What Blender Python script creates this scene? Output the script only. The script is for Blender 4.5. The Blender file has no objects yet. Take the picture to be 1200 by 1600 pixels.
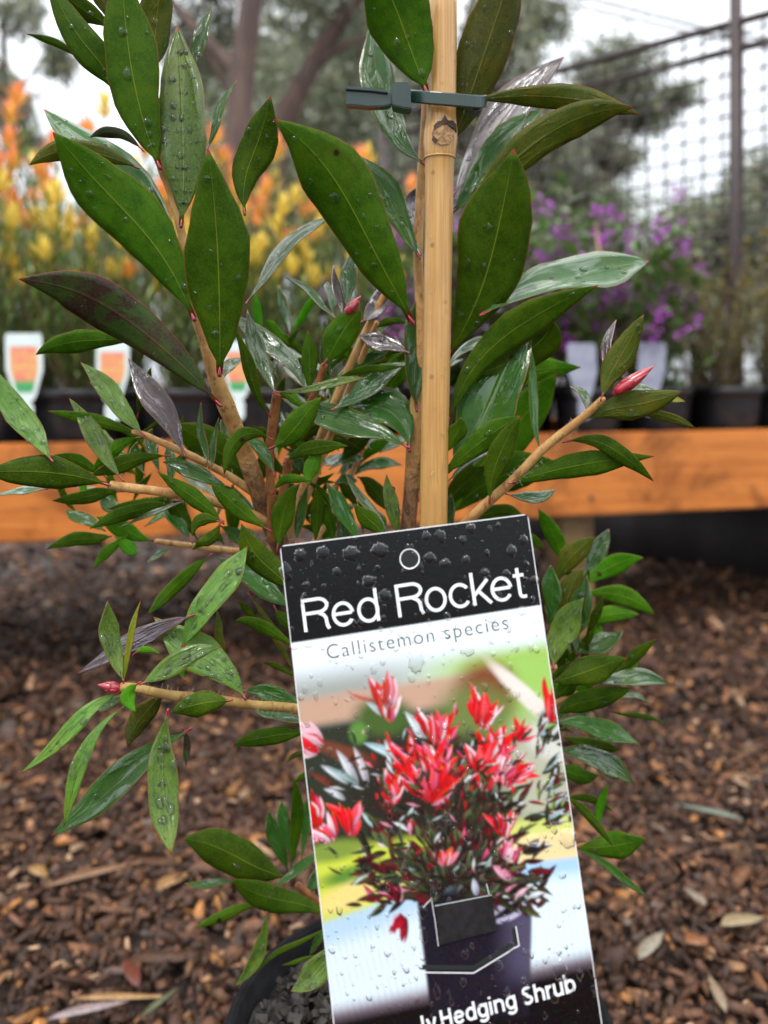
import bpy, math, random
import numpy as np
from mathutils import Vector, Matrix
R = random.Random(7)
NR = np.random.RandomState(7)
sc = bpy.context.scene
COL = sc.collection
# ------------------------------------------------------------------ camera
FPX = 1300.0
TH = 0.0
CAM = Vector((0, 0, 0.5))
FW = Vector((0, math.cos(TH), -math.sin(TH)))
UP = Vector((0, math.sin(TH), math.cos(TH)))
RT = Vector((1, 0, 0))
cd = bpy.data.cameras.new('camera')
cam = bpy.data.objects.new('camera', cd)
COL.objects.link(cam)
cam.location = CAM
cam.rotation_euler = (math.pi / 2 - TH, 0, 0)
cd.sensor_fit = 'VERTICAL'
cd.sensor_height = 36.0
cd.shift_y = -210 / 1600
cd.lens = 36.0 * FPX / 1600
cd.clip_start = 0.01
cd.clip_end = 600
cd.dof.use_dof = True
cd.dof.focus_distance = 0.315
cd.dof.aperture_fstop = cd.lens / 3.7
sc.camera = cam
# ------------------------------------------------------------------ sky and sun
SUN_EL, SUN_ROT = math.radians(58), math.radians(200)
w = bpy.data.worlds.new('World')
sc.world = w
w.use_nodes = True
nt = w.node_tree
N, L = nt.nodes, nt.links
bg = N['Background']
sky = N.new('ShaderNodeTexSky')
sky.sky_type = 'NISHITA'
sky.sun_disc = False
sky.sun_elevation = SUN_EL
sky.sun_rotation = SUN_ROT
tc = N.new('ShaderNodeTexCoord')
sp = N.new('ShaderNodeSeparateXYZ')
L.new(tc.outputs['Generated'], sp.inputs[0])
ramp = N.new('ShaderNodeValToRGB')
ramp.color_ramp.elements[0].position = 0.0
ramp.color_ramp.elements[0].color = (0.84, 0.90, 0.98, 1)
ramp.color_ramp.elements[1].position = 1.0
ramp.color_ramp.elements[1].color = (1, 1, 1, 1)
L.new(sp.outputs['Z'], ramp.inputs[0])
mr = N.new('ShaderNodeMapRange')
mr.inputs[1].default_value = 0.0
mr.inputs[2].default_value = 1.0
mr.inputs[3].default_value = 9.0
mr.inputs[4].default_value = 30.0
L.new(sp.outputs['Z'], mr.inputs[0])
ns = N.new('ShaderNodeTexNoise')
ns.inputs['Scale'].default_value = 2.2
ns.inputs['Detail'].default_value = 5
L.new(tc.outputs['Generated'], ns.inputs['Vector'])
mr2 = N.new('ShaderNodeMapRange')
mr2.inputs[1].default_value = .3
mr2.inputs[2].default_value = .7
mr2.inputs[3].default_value = .93
mr2.inputs[4].default_value = 1.12
L.new(ns.outputs['Fac'], mr2.inputs[0])
mm = N.new('ShaderNodeMath')
mm.operation = 'MULTIPLY'
L.new(mr.outputs[0], mm.inputs[0])
L.new(mr2.outputs[0], mm.inputs[1])
vm = N.new('ShaderNodeVectorMath')
vm.operation = 'SCALE'
L.new(ramp.outputs[0], vm.inputs[0])
L.new(mm.outputs[0], vm.inputs['Scale'])
mx = N.new('ShaderNodeMix')
mx.data_type = 'RGBA'
mx.inputs[0].default_value = 0.88
L.new(sky.outputs[0], mx.inputs[6])
L.new(vm.outputs[0], mx.inputs[7])
L.new(mx.outputs[2], bg.inputs[0])
bg.inputs[1].default_value = 0.10
sd = bpy.data.lights.new('sun', 'SUN')
sd.energy = 1.5
sd.angle = math.radians(14)
sd.color = (1, .97, .92)
so = bpy.data.objects.new('sun', sd)
COL.objects.link(so)
sdir = Vector((math.sin(SUN_ROT) * math.cos(SUN_EL), math.cos(SUN_ROT) * math.cos(SUN_EL), math.sin(SUN_EL)))
so.rotation_euler = sdir.to_track_quat('Z', 'Y').to_euler()
sc.view_settings.view_transform = 'Standard'
sc.view_settings.look = 'None'
sc.view_settings.exposure = 0.22
sc.view_settings.gamma = 1.0
sc.view_settings.use_curve_mapping = False
sc.render.engine = 'CYCLES'
sc.cycles.max_bounces = 10
sc.cycles.transparent_max_bounces = 16


# ------------------------------------------------------------------ helpers
def P(px, py, d):
    return CAM + FW * d + RT * ((px - 600) / FPX * d) + UP * ((590 - py) / FPX * d)


def W(px, py, Y):
    """world point on the vertical plane y = Y seen at a pixel"""
    d = (FW + RT * ((px - 600) / FPX) + UP * ((590 - py) / FPX))
    return CAM + d * (Y / d.y)


def tag(o, label=None, cat=None, group=None, kind=None):
    if label: o['label'] = label
    if cat: o['category'] = cat
    if group: o['group'] = group
    if kind: o['kind'] = kind
    return o


def empty(name, loc=(0, 0, 0), **k):
    o = bpy.data.objects.new(name, None)
    COL.objects.link(o)
    o.location = loc
    o.empty_display_size = .02
    return tag(o, **k)


def link(name, me, mat=None, parent=None, loc=None, smooth=True):
    o = bpy.data.objects.new(name, me)
    COL.objects.link(o)
    if mat is not None and not me.materials: me.materials.append(mat)
    if smooth and me.polygons and not me.polygons[0].use_smooth:
        me.polygons.foreach_set('use_smooth', [True] * len(me.polygons))
    if loc is not None: o.location = loc
    if parent is not None:
        o.parent = parent
        if loc is None: o.location = -parent_world(parent)
        else: o.location = Vector(loc) - parent_world(parent)
    return o


def parent_world(p):
    v = Vector(p.location)
    while p.parent:
        p = p.parent
        v = v + p.location
    return v


def mesh(name, vs, fs, cols=None, uvs=None):
    me = bpy.data.meshes.new(name)
    me.from_pydata([tuple(v) for v in vs], [], fs)
    if cols is not None:
        a = me.color_attributes.new('tint', 'FLOAT_COLOR', 'POINT')
        c = np.ones((len(vs), 4), dtype=np.float32)
        c[:, :3] = np.asarray(cols)[:, :3]
        a.data.foreach_set('color', c.ravel())
    if uvs is not None:
        ul = me.uv_layers.new(name='UVMap')
        idx = np.empty(len(me.loops), dtype=np.int32)
        me.loops.foreach_get('vertex_index', idx)
        ul.data.foreach_set('uv', np.asarray(uvs, dtype=np.float32)[idx].ravel())
    return me


def npmesh(name, V, F, cols=None):
    """fast build: V (n,3), F (m,k) arrays"""
    me = bpy.data.meshes.new(name)
    V = np.asarray(V, dtype=np.float32)
    F = np.asarray(F, dtype=np.int32)
    m, k = F.shape
    me.vertices.add(len(V))
    me.vertices.foreach_set('co', V.ravel())
    me.loops.add(m * k)
    me.loops.foreach_set('vertex_index', F.ravel())
    me.polygons.add(m)
    me.polygons.foreach_set('loop_start', np.arange(0, m * k, k, dtype=np.int32))
    me.polygons.foreach_set('loop_total', np.full(m, k, dtype=np.int32))
    if cols is not None:
        a = me.color_attributes.new('tint', 'FLOAT_COLOR', 'POINT')
        c = np.ones((len(V), 4), dtype=np.float32)
        c[:, :3] = cols
        a.data.foreach_set('color', c.ravel())
    me.update(calc_edges=True)
    return me


def tube_geo(pts, rads, seg=10, cap=True, vs=None, fs=None, bump=0, rr=R):
    vs = [] if vs is None else vs
    fs = [] if fs is None else fs
    pts = [Vector(p) for p in pts]
    base = len(vs)
    up = None
    for i, p in enumerate(pts):
        t = (pts[min(i + 1, len(pts) - 1)] - pts[max(i - 1, 0)]).normalized()
        if up is None:
            up = Vector((0, 0, 1)) if abs(t.z) < .9 else Vector((1, 0, 0))
        a = t.cross(up).normalized()
        b = a.cross(t).normalized()
        up = b
        for k in range(seg):
            an = 2 * math.pi * k / seg
            r = rads[i] * (1 + (rr.uniform(-bump, bump) if bump else 0))
            vs.append(p + (a * math.cos(an) + b * math.sin(an)) * r)
    for i in range(len(pts) - 1):
        for k in range(seg):
            k2 = (k + 1) % seg
            fs.append((base + i * seg + k, base + i * seg + k2, base + (i + 1) * seg + k2, base + (i + 1) * seg + k))
    if cap:
        fs.append(tuple(base + k for k in range(seg))[::-1])
        fs.append(tuple(base + (len(pts) - 1) * seg + k for k in range(seg)))
    return vs, fs


def resample(pts, rads, n):
    """Catmull-Rom through pts"""
    pts = [Vector(p) for p in pts]
    out, ro = [], []
    m = len(pts) - 1
    for i in range(n):
        f = i / (n - 1) * m
        j = min(int(f), m - 1)
        t = f - j
        p0, p1, p2, p3 = pts[max(j - 1, 0)], pts[j], pts[j + 1], pts[min(j + 2, m)]
        out.append(.5 * ((2 * p1) + (-p0 + p2) * t + (2 * p0 - 5 * p1 + 4 * p2 - p3) * t * t + (-p0 + 3 * p1 - 3 * p2 + p3) * t ** 3))
        ro.append(rads[j] * (1 - t) + rads[j + 1] * t)
    return out, ro


def box_geo(c, ax, ay, az, vs, fs):
    """c centre, ax/ay/az half-extent vectors"""
    b = len(vs)
    c, ax, ay, az = Vector(c), Vector(ax), Vector(ay), Vector(az)
    for sx in (-1, 1):
        for sy in (-1, 1):
            for sz in (-1, 1):
                vs.append(c + ax * sx + ay * sy + az * sz)
    for f in ((0, 1, 3, 2), (4, 6, 7, 5), (0, 4, 5, 1), (2, 3, 7, 6), (0, 2, 6, 4), (1, 5, 7, 3)):
        fs.append(tuple(b + i for i in f))


def bevel_box(name, c, ax, ay, az, mat, parent=None, bev=.003):
    vs, fs = [], []
    box_geo((0, 0, 0), ax, ay, az, vs, fs)
    me = mesh(name, vs, fs)
    import bmesh
    bm = bmesh.new()
    bm.from_mesh(me)
    bmesh.ops.recalc_face_normals(bm, faces=bm.faces)
    bmesh.ops.bevel(bm, geom=list(bm.edges), offset=bev, segments=2, affect='EDGES')
    bm.to_mesh(me)
    bm.free()
    return link(name, me, mat, parent, loc=Vector(c), smooth=False)


# ---- materials
def newmat(name):
    m = bpy.data.materials.new(name)
    m.use_nodes = True
    return m, m.node_tree.nodes, m.node_tree.links, m.node_tree.nodes['Principled BSDF']


def nd(N, t, **k):
    n = N.new(t)
    for a, b in k.items():
        if a.startswith('i_'):
            n.inputs[a[2:].replace('_', ' ')].default_value = b
        else:
            setattr(n, a, b)
    return n


def math_(N, L, op, a, b=None, c=None, clamp=False):
    n = N.new('ShaderNodeMath')
    n.operation = op
    n.use_clamp = clamp
    for i, x in enumerate((a, b, c)):
        if x is None: continue
        if isinstance(x, (int, float)): n.inputs[i].default_value = x
        else: L.new(x, n.inputs[i])
    return n.outputs[0]


def mixc(N, L, f, a, b, bt='MIX'):
    n = N.new('ShaderNodeMix')
    n.data_type = 'RGBA'
    n.blend_type = bt
    for i, x in ((0, f), (6, a), (7, b)):
        if isinstance(x, (int, float)): n.inputs[i].default_value = x
        elif isinstance(x, tuple): n.inputs[i].default_value = x + (1,) if len(x) == 3 else x
        else: L.new(x, n.inputs[i])
    return n.outputs[2]


def smooth(N, L, x, a, b, lo=0., hi=1.):
    n = N.new('ShaderNodeMapRange')
    n.interpolation_type = 'SMOOTHSTEP'
    L.new(x, n.inputs[0])
    for i, v in ((1, a), (2, b), (3, lo), (4, hi)): n.inputs[i].default_value = v
    return n.outputs[0]


def noise(N, L, co, scale, detail=4, rough=.5, dist=0., stretch=None):
    if stretch:
        mp = N.new('ShaderNodeMapping')
        mp.inputs['Scale'].default_value = stretch
        L.new(co, mp.inputs[0])
        co = mp.outputs[0]
    n = N.new('ShaderNodeTexNoise')
    n.inputs['Scale'].default_value = scale
    n.inputs['Detail'].default_value = detail
    n.inputs['Roughness'].default_value = rough
    n.inputs['Distortion'].default_value = dist
    L.new(co, n.inputs['Vector'])
    return n.outputs['Fac']


def bump(N, L, h, strength, dist, prev=None):
    n = N.new('ShaderNodeBump')
    n.inputs['Strength'].default_value = strength
    n.inputs['Distance'].default_value = dist
    L.new(h, n.inputs['Height'])
    if prev is not None: L.new(prev, n.inputs['Normal'])
    return n.outputs[0]


def simple(name, c1, c2=None, rough=.6, nscale=30, bs=.2, bd=.002, metal=0, coat=0, tint=False, stretch=None, transl=0):
    m, N, L, b = newmat(name)
    co = N.new('ShaderNodeTexCoord').outputs['Object']
    f = noise(N, L, co, nscale, 5, .6, stretch=stretch)
    col = mixc(N, L, smooth(N, L, f, .35, .65), c1, c2 or tuple(x * .6 for x in c1))
    if tint:
        a = nd(N, 'ShaderNodeVertexColor', layer_name='tint')
        col = mixc(N, L, 1.0, col, a.outputs[0], 'MULTIPLY')
    L.new(col, b.inputs['Base Color'])
    b.inputs['Roughness'].default_value = rough
    b.inputs['Metallic'].default_value = metal
    b.inputs['Coat Weight'].default_value = coat
    b.inputs['Coat Roughness'].default_value = .1
    if bs: L.new(bump(N, L, f, bs, bd), b.inputs['Normal'])
    if transl:
        t = N.new('ShaderNodeBsdfTranslucent')
        L.new(col, t.inputs[0])
        ms = N.new('ShaderNodeMixShader')
        ms.inputs[0].default_value = transl
        L.new(b.outputs[0], ms.inputs[1])
        L.new(t.outputs[0], ms.inputs[2])
        L.new(ms.outputs[0], N['Material Output'].inputs[0])
    return m


def leafmat(name, c1, c2, mid, rough=.35, coat=0., film=.0, transl=.3, edge=(.25, .12, .03), purple=0., spec=.5, cior=1.6):
    m, N, L, b = newmat(name)
    tcn = N.new('ShaderNodeTexCoord')
    co = tcn.outputs['Object']
    oi = N.new('ShaderNodeObjectInfo')
    va = N.new('ShaderNodeVectorMath'); va.operation = 'ADD'
    L.new(co, va.inputs[0]); 
    vs_ = N.new('ShaderNodeVectorMath'); vs_.operation = 'SCALE'
    L.new(oi.outputs['Location'], vs_.inputs[0]); vs_.inputs['Scale'].default_value = 7.3
    L.new(vs_.outputs[0], va.inputs[1])
    co = va.outputs[0]
    sp = N.new('ShaderNodeSeparateXYZ')
    L.new(tcn.outputs['UV'], sp.inputs[0])
    u = math_(N, L, 'ABSOLUTE', math_(N, L, 'SUBTRACT', sp.outputs[0], .5))
    v = sp.outputs[1]
    n1 = noise(N, L, co, 160, 5, .6)
    col = mixc(N, L, smooth(N, L, n1, .32, .68), c1, c2)
    # darkness / lightness per leaf
    val = math_(N, L, 'MULTIPLY_ADD', oi.outputs['Random'], .65, .65)
    hs = N.new('ShaderNodeHueSaturation')
    L.new(val, hs.inputs['Value'])
    L.new(math_(N, L, 'MULTIPLY_ADD', oi.outputs['Random'], .03, .485), hs.inputs['Hue'])
    L.new(col, hs.inputs['Color'])
    col = hs.outputs[0]
    if purple:
        n4 = noise(N, L, co, 55, 4, .6, 1.5)
        col = mixc(N, L, math_(N, L, 'MULTIPLY', smooth(N, L, n4, .45, .62), purple), col, (.035, .008, .012))
    nb_ = noise(N, L, co, 45, 3, .55)
    col = mixc(N, L, smooth(N, L, nb_, .5, .75, 0, .45), col, tuple(x * k for x, k in zip(c2, (1.9, 1.25, .9))))
    nv_ = N.new('ShaderNodeTexVoronoi'); nv_.feature = 'DISTANCE_TO_EDGE'; nv_.inputs['Scale'].default_value = 700
    L.new(co, nv_.inputs['Vector'])
    col = mixc(N, L, smooth(N, L, nv_.outputs['Distance'], .0, .12, .22, 0.), col, tuple(x * 1.9 for x in c2))
    # side veins: chevrons leaving the midrib
    ph = math_(N, L, 'MULTIPLY_ADD', u, -55., math_(N, L, 'MULTIPLY', v, 120.))
    vein = math_(N, L, 'SINE', math_(N, L, 'ADD', ph, math_(N, L, 'MULTIPLY', n1, 5.)))
    veinm = smooth(N, L, vein, .8, 1., 0., .035)
    col = mixc(N, L, veinm, col, mid)
    # fine pale oil dots and dark specks
    vo = N.new('ShaderNodeTexVoronoi'); vo.inputs['Scale'].default_value = 420
    L.new(co, vo.inputs['Vector'])
    col = mixc(N, L, smooth(N, L, vo.outputs['Distance'], .0, .28, .22, 0.), col, tuple(min(1, x * 2.2) for x in c2))
    vo2 = N.new('ShaderNodeTexVoronoi'); vo2.inputs['Scale'].default_value = 75
    L.new(co, vo2.inputs['Vector'])
    sep2 = N.new('ShaderNodeSeparateXYZ'); L.new(vo2.outputs['Color'], sep2.inputs[0])
    spot = math_(N, L, 'MULTIPLY', smooth(N, L, vo2.outputs['Distance'], .05, .13, 1., 0.), math_(N, L, 'GREATER_THAN', sep2.outputs[0], .82))
    col = mixc(N, L, spot, col, (.03, .012, .006))
    # midrib
    wv = math_(N, L, 'MULTIPLY_ADD', v, -.013, .018)
    mk = math_(N, L, 'DIVIDE', u, wv)
    mk = smooth(N, L, mk, .3, 1.2, .6, 0.)
    col = mixc(N, L, mk, col, mid)
    col = mixc(N, L, smooth(N, L, u, .475, .495, 0, .75), col, edge)
    red = math_(N, L, 'ADD', smooth(N, L, v, .015, .05, .9, 0.), smooth(N, L, v, .965, .99, 0., .8), clamp=True)
    col = mixc(N, L, red, col, (.30, .012, .02))
    L.new(col, b.inputs['Base Color'])
    # water film
    h = math_(N, L, 'MULTIPLY', n1, .4)
    hb = math_(N, L, 'ADD', h, math_(N, L, 'MULTIPLY', smooth(N, L, u, .0, .05, 1., 0.), .5))
    hb = math_(N, L, 'ADD', hb, math_(N, L, 'MULTIPLY', vein, .018))
    nrm = bump(N, L, hb, .5, .0006)
    if film:
        uvm = N.new('ShaderNodeMapping'); uvm.inputs['Scale'].default_value = (4.2, 4.2, 1)
        L.new(tcn.outputs['UV'], uvm.inputs[0])
        uva = N.new('ShaderNodeVectorMath'); uva.operation = 'ADD'
        uvs_ = N.new('ShaderNodeVectorMath'); uvs_.operation = 'SCALE'
        L.new(oi.outputs['Location'], uvs_.inputs[0]); uvs_.inputs['Scale'].default_value = 90.
        L.new(uvm.outputs[0], uva.inputs[0]); L.new(uvs_.outputs[0], uva.inputs[1])
        n2 = noise(N, L, uva.outputs[0], .75, 3, .5, .8)
        n3 = noise(N, L, co, 420, 2, .5, .3)
        t0 = .62 - film * .25
        msk = smooth(N, L, n2, t0 - .04, t0 + .10)
        nrm = bump(N, L, msk, .35, .0006, nrm)
        nrm = bump(N, L, n2, .24, .0016, nrm)
        nrm = bump(N, L, n3, .05, .0004, nrm)
        L.new(math_(N, L, 'MULTIPLY_ADD', msk, -(rough - .06), rough), b.inputs['Roughness'])
        b.inputs['Coat Weight'].default_value = coat
        L.new(math_(N, L, 'MULTIPLY_ADD', msk, -.24, .30), b.inputs['Coat Roughness'])
        L.new(math_(N, L, 'MULTIPLY', math_(N, L, 'MULTIPLY_ADD', msk, .85, .12), coat), b.inputs['Coat Weight'])
        b.inputs['Coat IOR'].default_value = cior
        L.new(nrm, b.inputs['Coat Normal'])
    else:
        b.inputs['Roughness'].default_value = rough
        b.inputs['Coat Weight'].default_value = coat
        b.inputs['Coat Roughness'].default_value = .15
    b.inputs['Specular IOR Level'].default_value = spec
    L.new(nrm, b.inputs['Normal'])
    t = N.new('ShaderNodeBsdfTranslucent')
    tl = mixc(N, L, 1.0, col, (1.9, 2.0, 1.0), 'MULTIPLY')
    L.new(tl, t.inputs[0])
    ms = N.new('ShaderNodeMixShader')
    ms.inputs[0].default_value = transl
    L.new(b.outputs[0], ms.inputs[1])
    L.new(t.outputs[0], ms.inputs[2])
    L.new(ms.outputs[0], N['Material Output'].inputs[0])
    return m


LM = {
    'U': leafmat('leaf_underside', (.029, .076, .0015), (.054, .115, .003), (.26, .32, .03), rough=.5, transl=.32, coat=0, spec=.12),
    'B': leafmat('leaf_bright', (.050, .17, .004), (.080, .23, .006), (.35, .45, .06), rough=.5, transl=.4, coat=0, spec=.15),
    'O': leafmat('leaf_olive', (.055, .090, .005), (.100, .110, .008), (.30, .26, .06), rough=.45, transl=.38, coat=.15, edge=(.3, .06, .02), film=.1, spec=.25),
    'D': leafmat('leaf_purple_blotched', (.022, .05, .008), (.035, .07, .009), (.25, .02, .04), rough=.45, transl=.18, purple=.9, coat=.1, edge=(.3, .02, .02), spec=.25),
    'G': leafmat('leaf_wet', (.013, .058, .003), (.026, .085, .006), (.12, .20, .03), rough=.4, coat=1, film=.42, transl=.14, cior=1.62, spec=.12),
    'M': leafmat('leaf_wet_light', (.058, .130, .010), (.090, .175, .014), (.20, .30, .07), rough=.4, coat=.7, film=.35, transl=.25, cior=1.42, spec=.35),
    'S': leafmat('leaf_wet_silver', (.015, .055, .008), (.028, .075, .012), (.10, .15, .04), rough=.35, coat=1, film=.66, transl=.08, cior=1.7, spec=.2),
    'V': leafmat('leaf_wet_purple', (.040, .030, .032), (.055, .038, .045), (.14, .05, .05), rough=.35, coat=1, film=.5, transl=.05, purple=.6, cior=1.7),
    'Y': leafmat('leaf_young', (.14, .19, .012), (.22, .24, .018), (.30, .25, .05), rough=.4, coat=.4, film=.3, transl=.4, edge=(.4, .05, .02), cior=1.4),
}


def water_mat():
    m, N, L, b = newmat('water')
    g = N.new('ShaderNodeBsdfGlass')
    g.inputs['IOR'].default_value = 1.33
    g.inputs['Roughness'].default_value = 0.0
    L.new(g.outputs[0], N['Material Output'].inputs[0])
    return m


WATER = water_mat()


def dome(c, ax, ay, n, hgt, vs, fs, seg=10, rings=3, rr=R, skew=.15):
    """water drop: cap with axes ax, ay (vectors) rising hgt along n"""
    b = len(vs)
    wob = [1 + rr.uniform(-skew, skew) for _ in range(seg)]
    for r in range(rings):
        f = 1 - r / rings
        z = math.sqrt(max(0, 1 - f * f)) if r else 0
        for k in range(seg):
            a = 2 * math.pi * k / seg
            q = f * (1 + (wob[k] - 1) * f)
            vs.append(c + ax * (math.cos(a) * q) + ay * (math.sin(a) * q) + n * (hgt * z))
    vs.append(c + n * hgt)
    for r in range(rings - 1):
        for k in range(seg):
            k2 = (k + 1) % seg
            fs.append((b + r * seg + k, b + r * seg + k2, b + (r + 1) * seg + k2, b + (r + 1) * seg + k))
    for k in range(seg):
        fs.append((b + (rings - 1) * seg + k, b + (rings - 1) * seg + (k + 1) % seg, b + rings * seg))


# ================================================================== SETTING
def ground():
    m, N, L, b = newmat('soil')
    co = N.new('ShaderNodeTexCoord').outputs['Object']
    n1 = noise(N, L, co, 9, 8, .65)
    n2 = noise(N, L, co, 90, 6, .7)
    c = mixc(N, L, smooth(N, L, n1, .35, .65), (.022, .014, .011), (.045, .028, .02))
    c = mixc(N, L, smooth(N, L, n2, .55, .7), c, (.10, .06, .04))
    L.new(c, b.inputs['Base Color'])
    b.inputs['Roughness'].default_value = .55
    L.new(bump(N, L, n2, .9, .01), b.inputs['Normal'])
    # one sheet: fine near, coarse far
    xs = np.concatenate([[-300, -80, -20, -8], np.linspace(-4, 4, 90), [8, 20, 80, 300]])
    ys = np.concatenate([[-300, -60, -10, -3], np.linspace(-1, 6, 80), [9, 14, 25, 60, 300]])
    X, Y = np.meshgrid(xs, ys)
    Z = .010 * np.sin(X * 5.1 + 1.3 * np.sin(Y * 3)) * np.cos(Y * 4.3) + .006 * np.sin(X * 17 + Y * 13)
    Z *= (np.abs(X) < 6) & (Y > -2) & (Y < 8)
    V = np.stack([X.ravel(), Y.ravel(), Z.ravel() - .008], 1)
    nx, ny = len(xs), len(ys)
    F = [(j * nx + i, j * nx + i + 1, (j + 1) * nx + i + 1, (j + 1) * nx + i) for j in range(ny - 1) for i in range(nx - 1)]
    o = link('ground', npmesh('ground', V, np.array(F)), m)
    tag(o, 'dark damp soil under the wood chip mulch', kind='structure')


ground()

CHIPC = np.array([(.050, .028, .019), (.075, .042, .027), (.036, .022, .017), (.11, .060, .036), (.17, .088, .046), (.26, .155, .085), (.33, .17, .06), (.34, .25, .17), (.10, .082, .075), (.06, .032, .023), (.14, .075, .05)])
CHIPW = np.array([.17, .19, .14, .14, .10, .05, .02, .025, .045, .09, .07])
CHIPW = CHIPW / CHIPW.sum()


def chips():
    Vs, Fs, Cs = [], [], []
    # unit chip: irregular six-sided slab
    n = 0
    areas = [(-.8, .8, .38, 1.15, 30000, .58), (-1.4, 1.5, 1.15, 2.1, 26000, .78), (-2.8, 3.2, 2.1, 4.2, 11000, 1.5), (-1.6, 1.6, -.6, .38, 3000, 1.6)]
    for x0, x1, y0, y1, cnt, s in areas:
        K = 6
        a = (np.arange(K) / K * 2 * np.pi)[None, :] + NR.uniform(-.35, .35, (cnt, K))
        r = NR.uniform(.65, 1.15, (cnt, K))
        ln = np.exp(NR.normal(0, .45, cnt)) * .0095 * s
        wd = ln * NR.uniform(.25, .75, cnt)
        sl = NR.rand(cnt) < .22
        ln[sl] *= 2.3
        wd[sl] *= .85
        th = NR.uniform(.0012, .0045, cnt) * s
        lx = np.cos(a) * r * ln[:, None]
        ly = np.sin(a) * r * wd[:, None]
        top = np.stack([lx * .88, ly * .88, np.tile(th[:, None], (1, K)) + NR.uniform(-.3, .3, (cnt, K)) * th[:, None]], 2)
        bot = np.stack([lx, ly, -np.tile(th[:, None], (1, K))], 2)
        V = np.concatenate([top, bot], 1)
        # random rotation: yaw, tilt
        yaw = NR.uniform(0, 2 * np.pi, cnt)
        t1 = NR.normal(0, .5, cnt)
        t2 = NR.normal(0, .38, cnt)
        c, s_ = np.cos(t1), np.sin(t1)
        y = V[:, :, 1] * c[:, None] - V[:, :, 2] * s_[:, None]
        z = V[:, :, 1] * s_[:, None] + V[:, :, 2] * c[:, None]
        x = V[:, :, 0]
        c, s_ = np.cos(t2), np.sin(t2)
        x, z = x * c[:, None] - z * s_[:, None], x * s_[:, None] + z * c[:, None]
        c, s_ = np.cos(yaw), np.sin(yaw)
        x, y = x * c[:, None] - y * s_[:, None], x * s_[:, None] + y * c[:, None]
        px = NR.uniform(x0, x1, cnt)
        py = NR.uniform(y0, y1, cnt)
        keep = ((px - PX) ** 2 + (py - PY) ** 2) > (PR + .004) ** 2
        pz = .010 * np.sin(px * 5.1 + 1.3 * np.sin(py * 3)) * np.cos(py * 4.3) + .006 * np.sin(px * 17 + py * 13) + NR.uniform(-.004, .012, cnt)
        V = np.stack([x + px[:, None], y + py[:, None], z + pz[:, None]], 2)[keep]
        cnt = len(V)
        base = n + np.arange(cnt)[:, None] * 12
        F = []
        for k in range(K):
            k2 = (k + 1) % K
            F.append(np.stack([base[:, 0] + k, base[:, 0] + 6 + k, base[:, 0] + 6 + k2, base[:, 0] + k2], 1))
        F.append(np.stack([base[:, 0] + i for i in (0, 1, 2, 3)], 1))
        F.append(np.stack([base[:, 0] + i for i in (0, 3, 4, 5)], 1))
        Fs.append(np.concatenate(F))
        Vs.append(V.reshape(-1, 3))
        ci = NR.choice(len(CHIPC), cnt, p=CHIPW)
        col = CHIPC[ci] * (.42 + 1.15 * NR.rand(cnt, 1) ** 1.5) * np.array([1.12, .96, .84])
        Cs.append(np.repeat(col, 12, 0))
        n += cnt * 12
    m, N, L, b = newmat('wood_chips')
    co = N.new('ShaderNodeTexCoord').outputs['Object']
    a = nd(N, 'ShaderNodeVertexColor', layer_name='tint')
    f = noise(N, L, co, 260, 4, .6, stretch=(1, .3, 1))
    c = mixc(N, L, smooth(N, L, f, .35, .7, 0, .55), a.outputs[0], (.02, .012, .01))
    L.new(c, b.inputs['Base Color'])
    b.inputs['Roughness'].default_value = .5
    b.inputs['Specular IOR Level'].default_value = .25
    L.new(bump(N, L, f, .5, .002), b.inputs['Normal'])
    o = link('wood_chip_mulch', npmesh('chips', np.concatenate(Vs), np.concatenate(Fs), np.concatenate(Cs)), m, smooth=False)
    tag(o, 'wet brown wood chip and bark mulch covering the nursery ground', 'mulch', kind='stuff')


# pot geometry constants
PD = 0.385
PC = P(655, 1600, PD)
PX, PY, PZ = PC.x, PC.y, PC.z
PR = .088
chips()


def fallen_leaf(name, px, py, ln, wd, ang, col, label, cat, thick=.0012, curl=.3):
    # ground point under a pixel
    d = (FW + RT * ((px - 600) / FPX) + UP * ((590 - py) / FPX))
    t = -(CAM.z - .012) / d.z
    c = CAM + d * t
    vs, fs = [], []
    n = 9
    for i in range(n):
        f = i / (n - 1)
        hw = wd / 2 * (math.sin(math.pi * min(1, f ** .8 * .98 + .01)) + .04)
        for s in (-1, 0, 1):
            x = (f - .5) * ln
            vs.append(Vector((x * math.cos(ang) - s * hw * math.sin(ang), x * math.sin(ang) + s * hw * math.cos(ang),
                              .004 + curl * wd * (.35 * abs(s) + .35 * math.sin(f * 5)))))
    for i in range(n - 1):
        for s in range(2):
            fs.append((i * 3 + s, i * 3 + s + 1, (i + 1) * 3 + s + 1, (i + 1) * 3 + s))
    o = link(name, mesh(name, vs, fs), simple(name + '_mat', col, tuple(x * .65 for x in col), .35, 200, .3, .001), loc=c)
    sm = o.modifiers.new('t', 'SOLIDIFY'); sm.thickness = thick
    tag(o, label, cat, 'leaves and splinters lying on the mulch')


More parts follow.
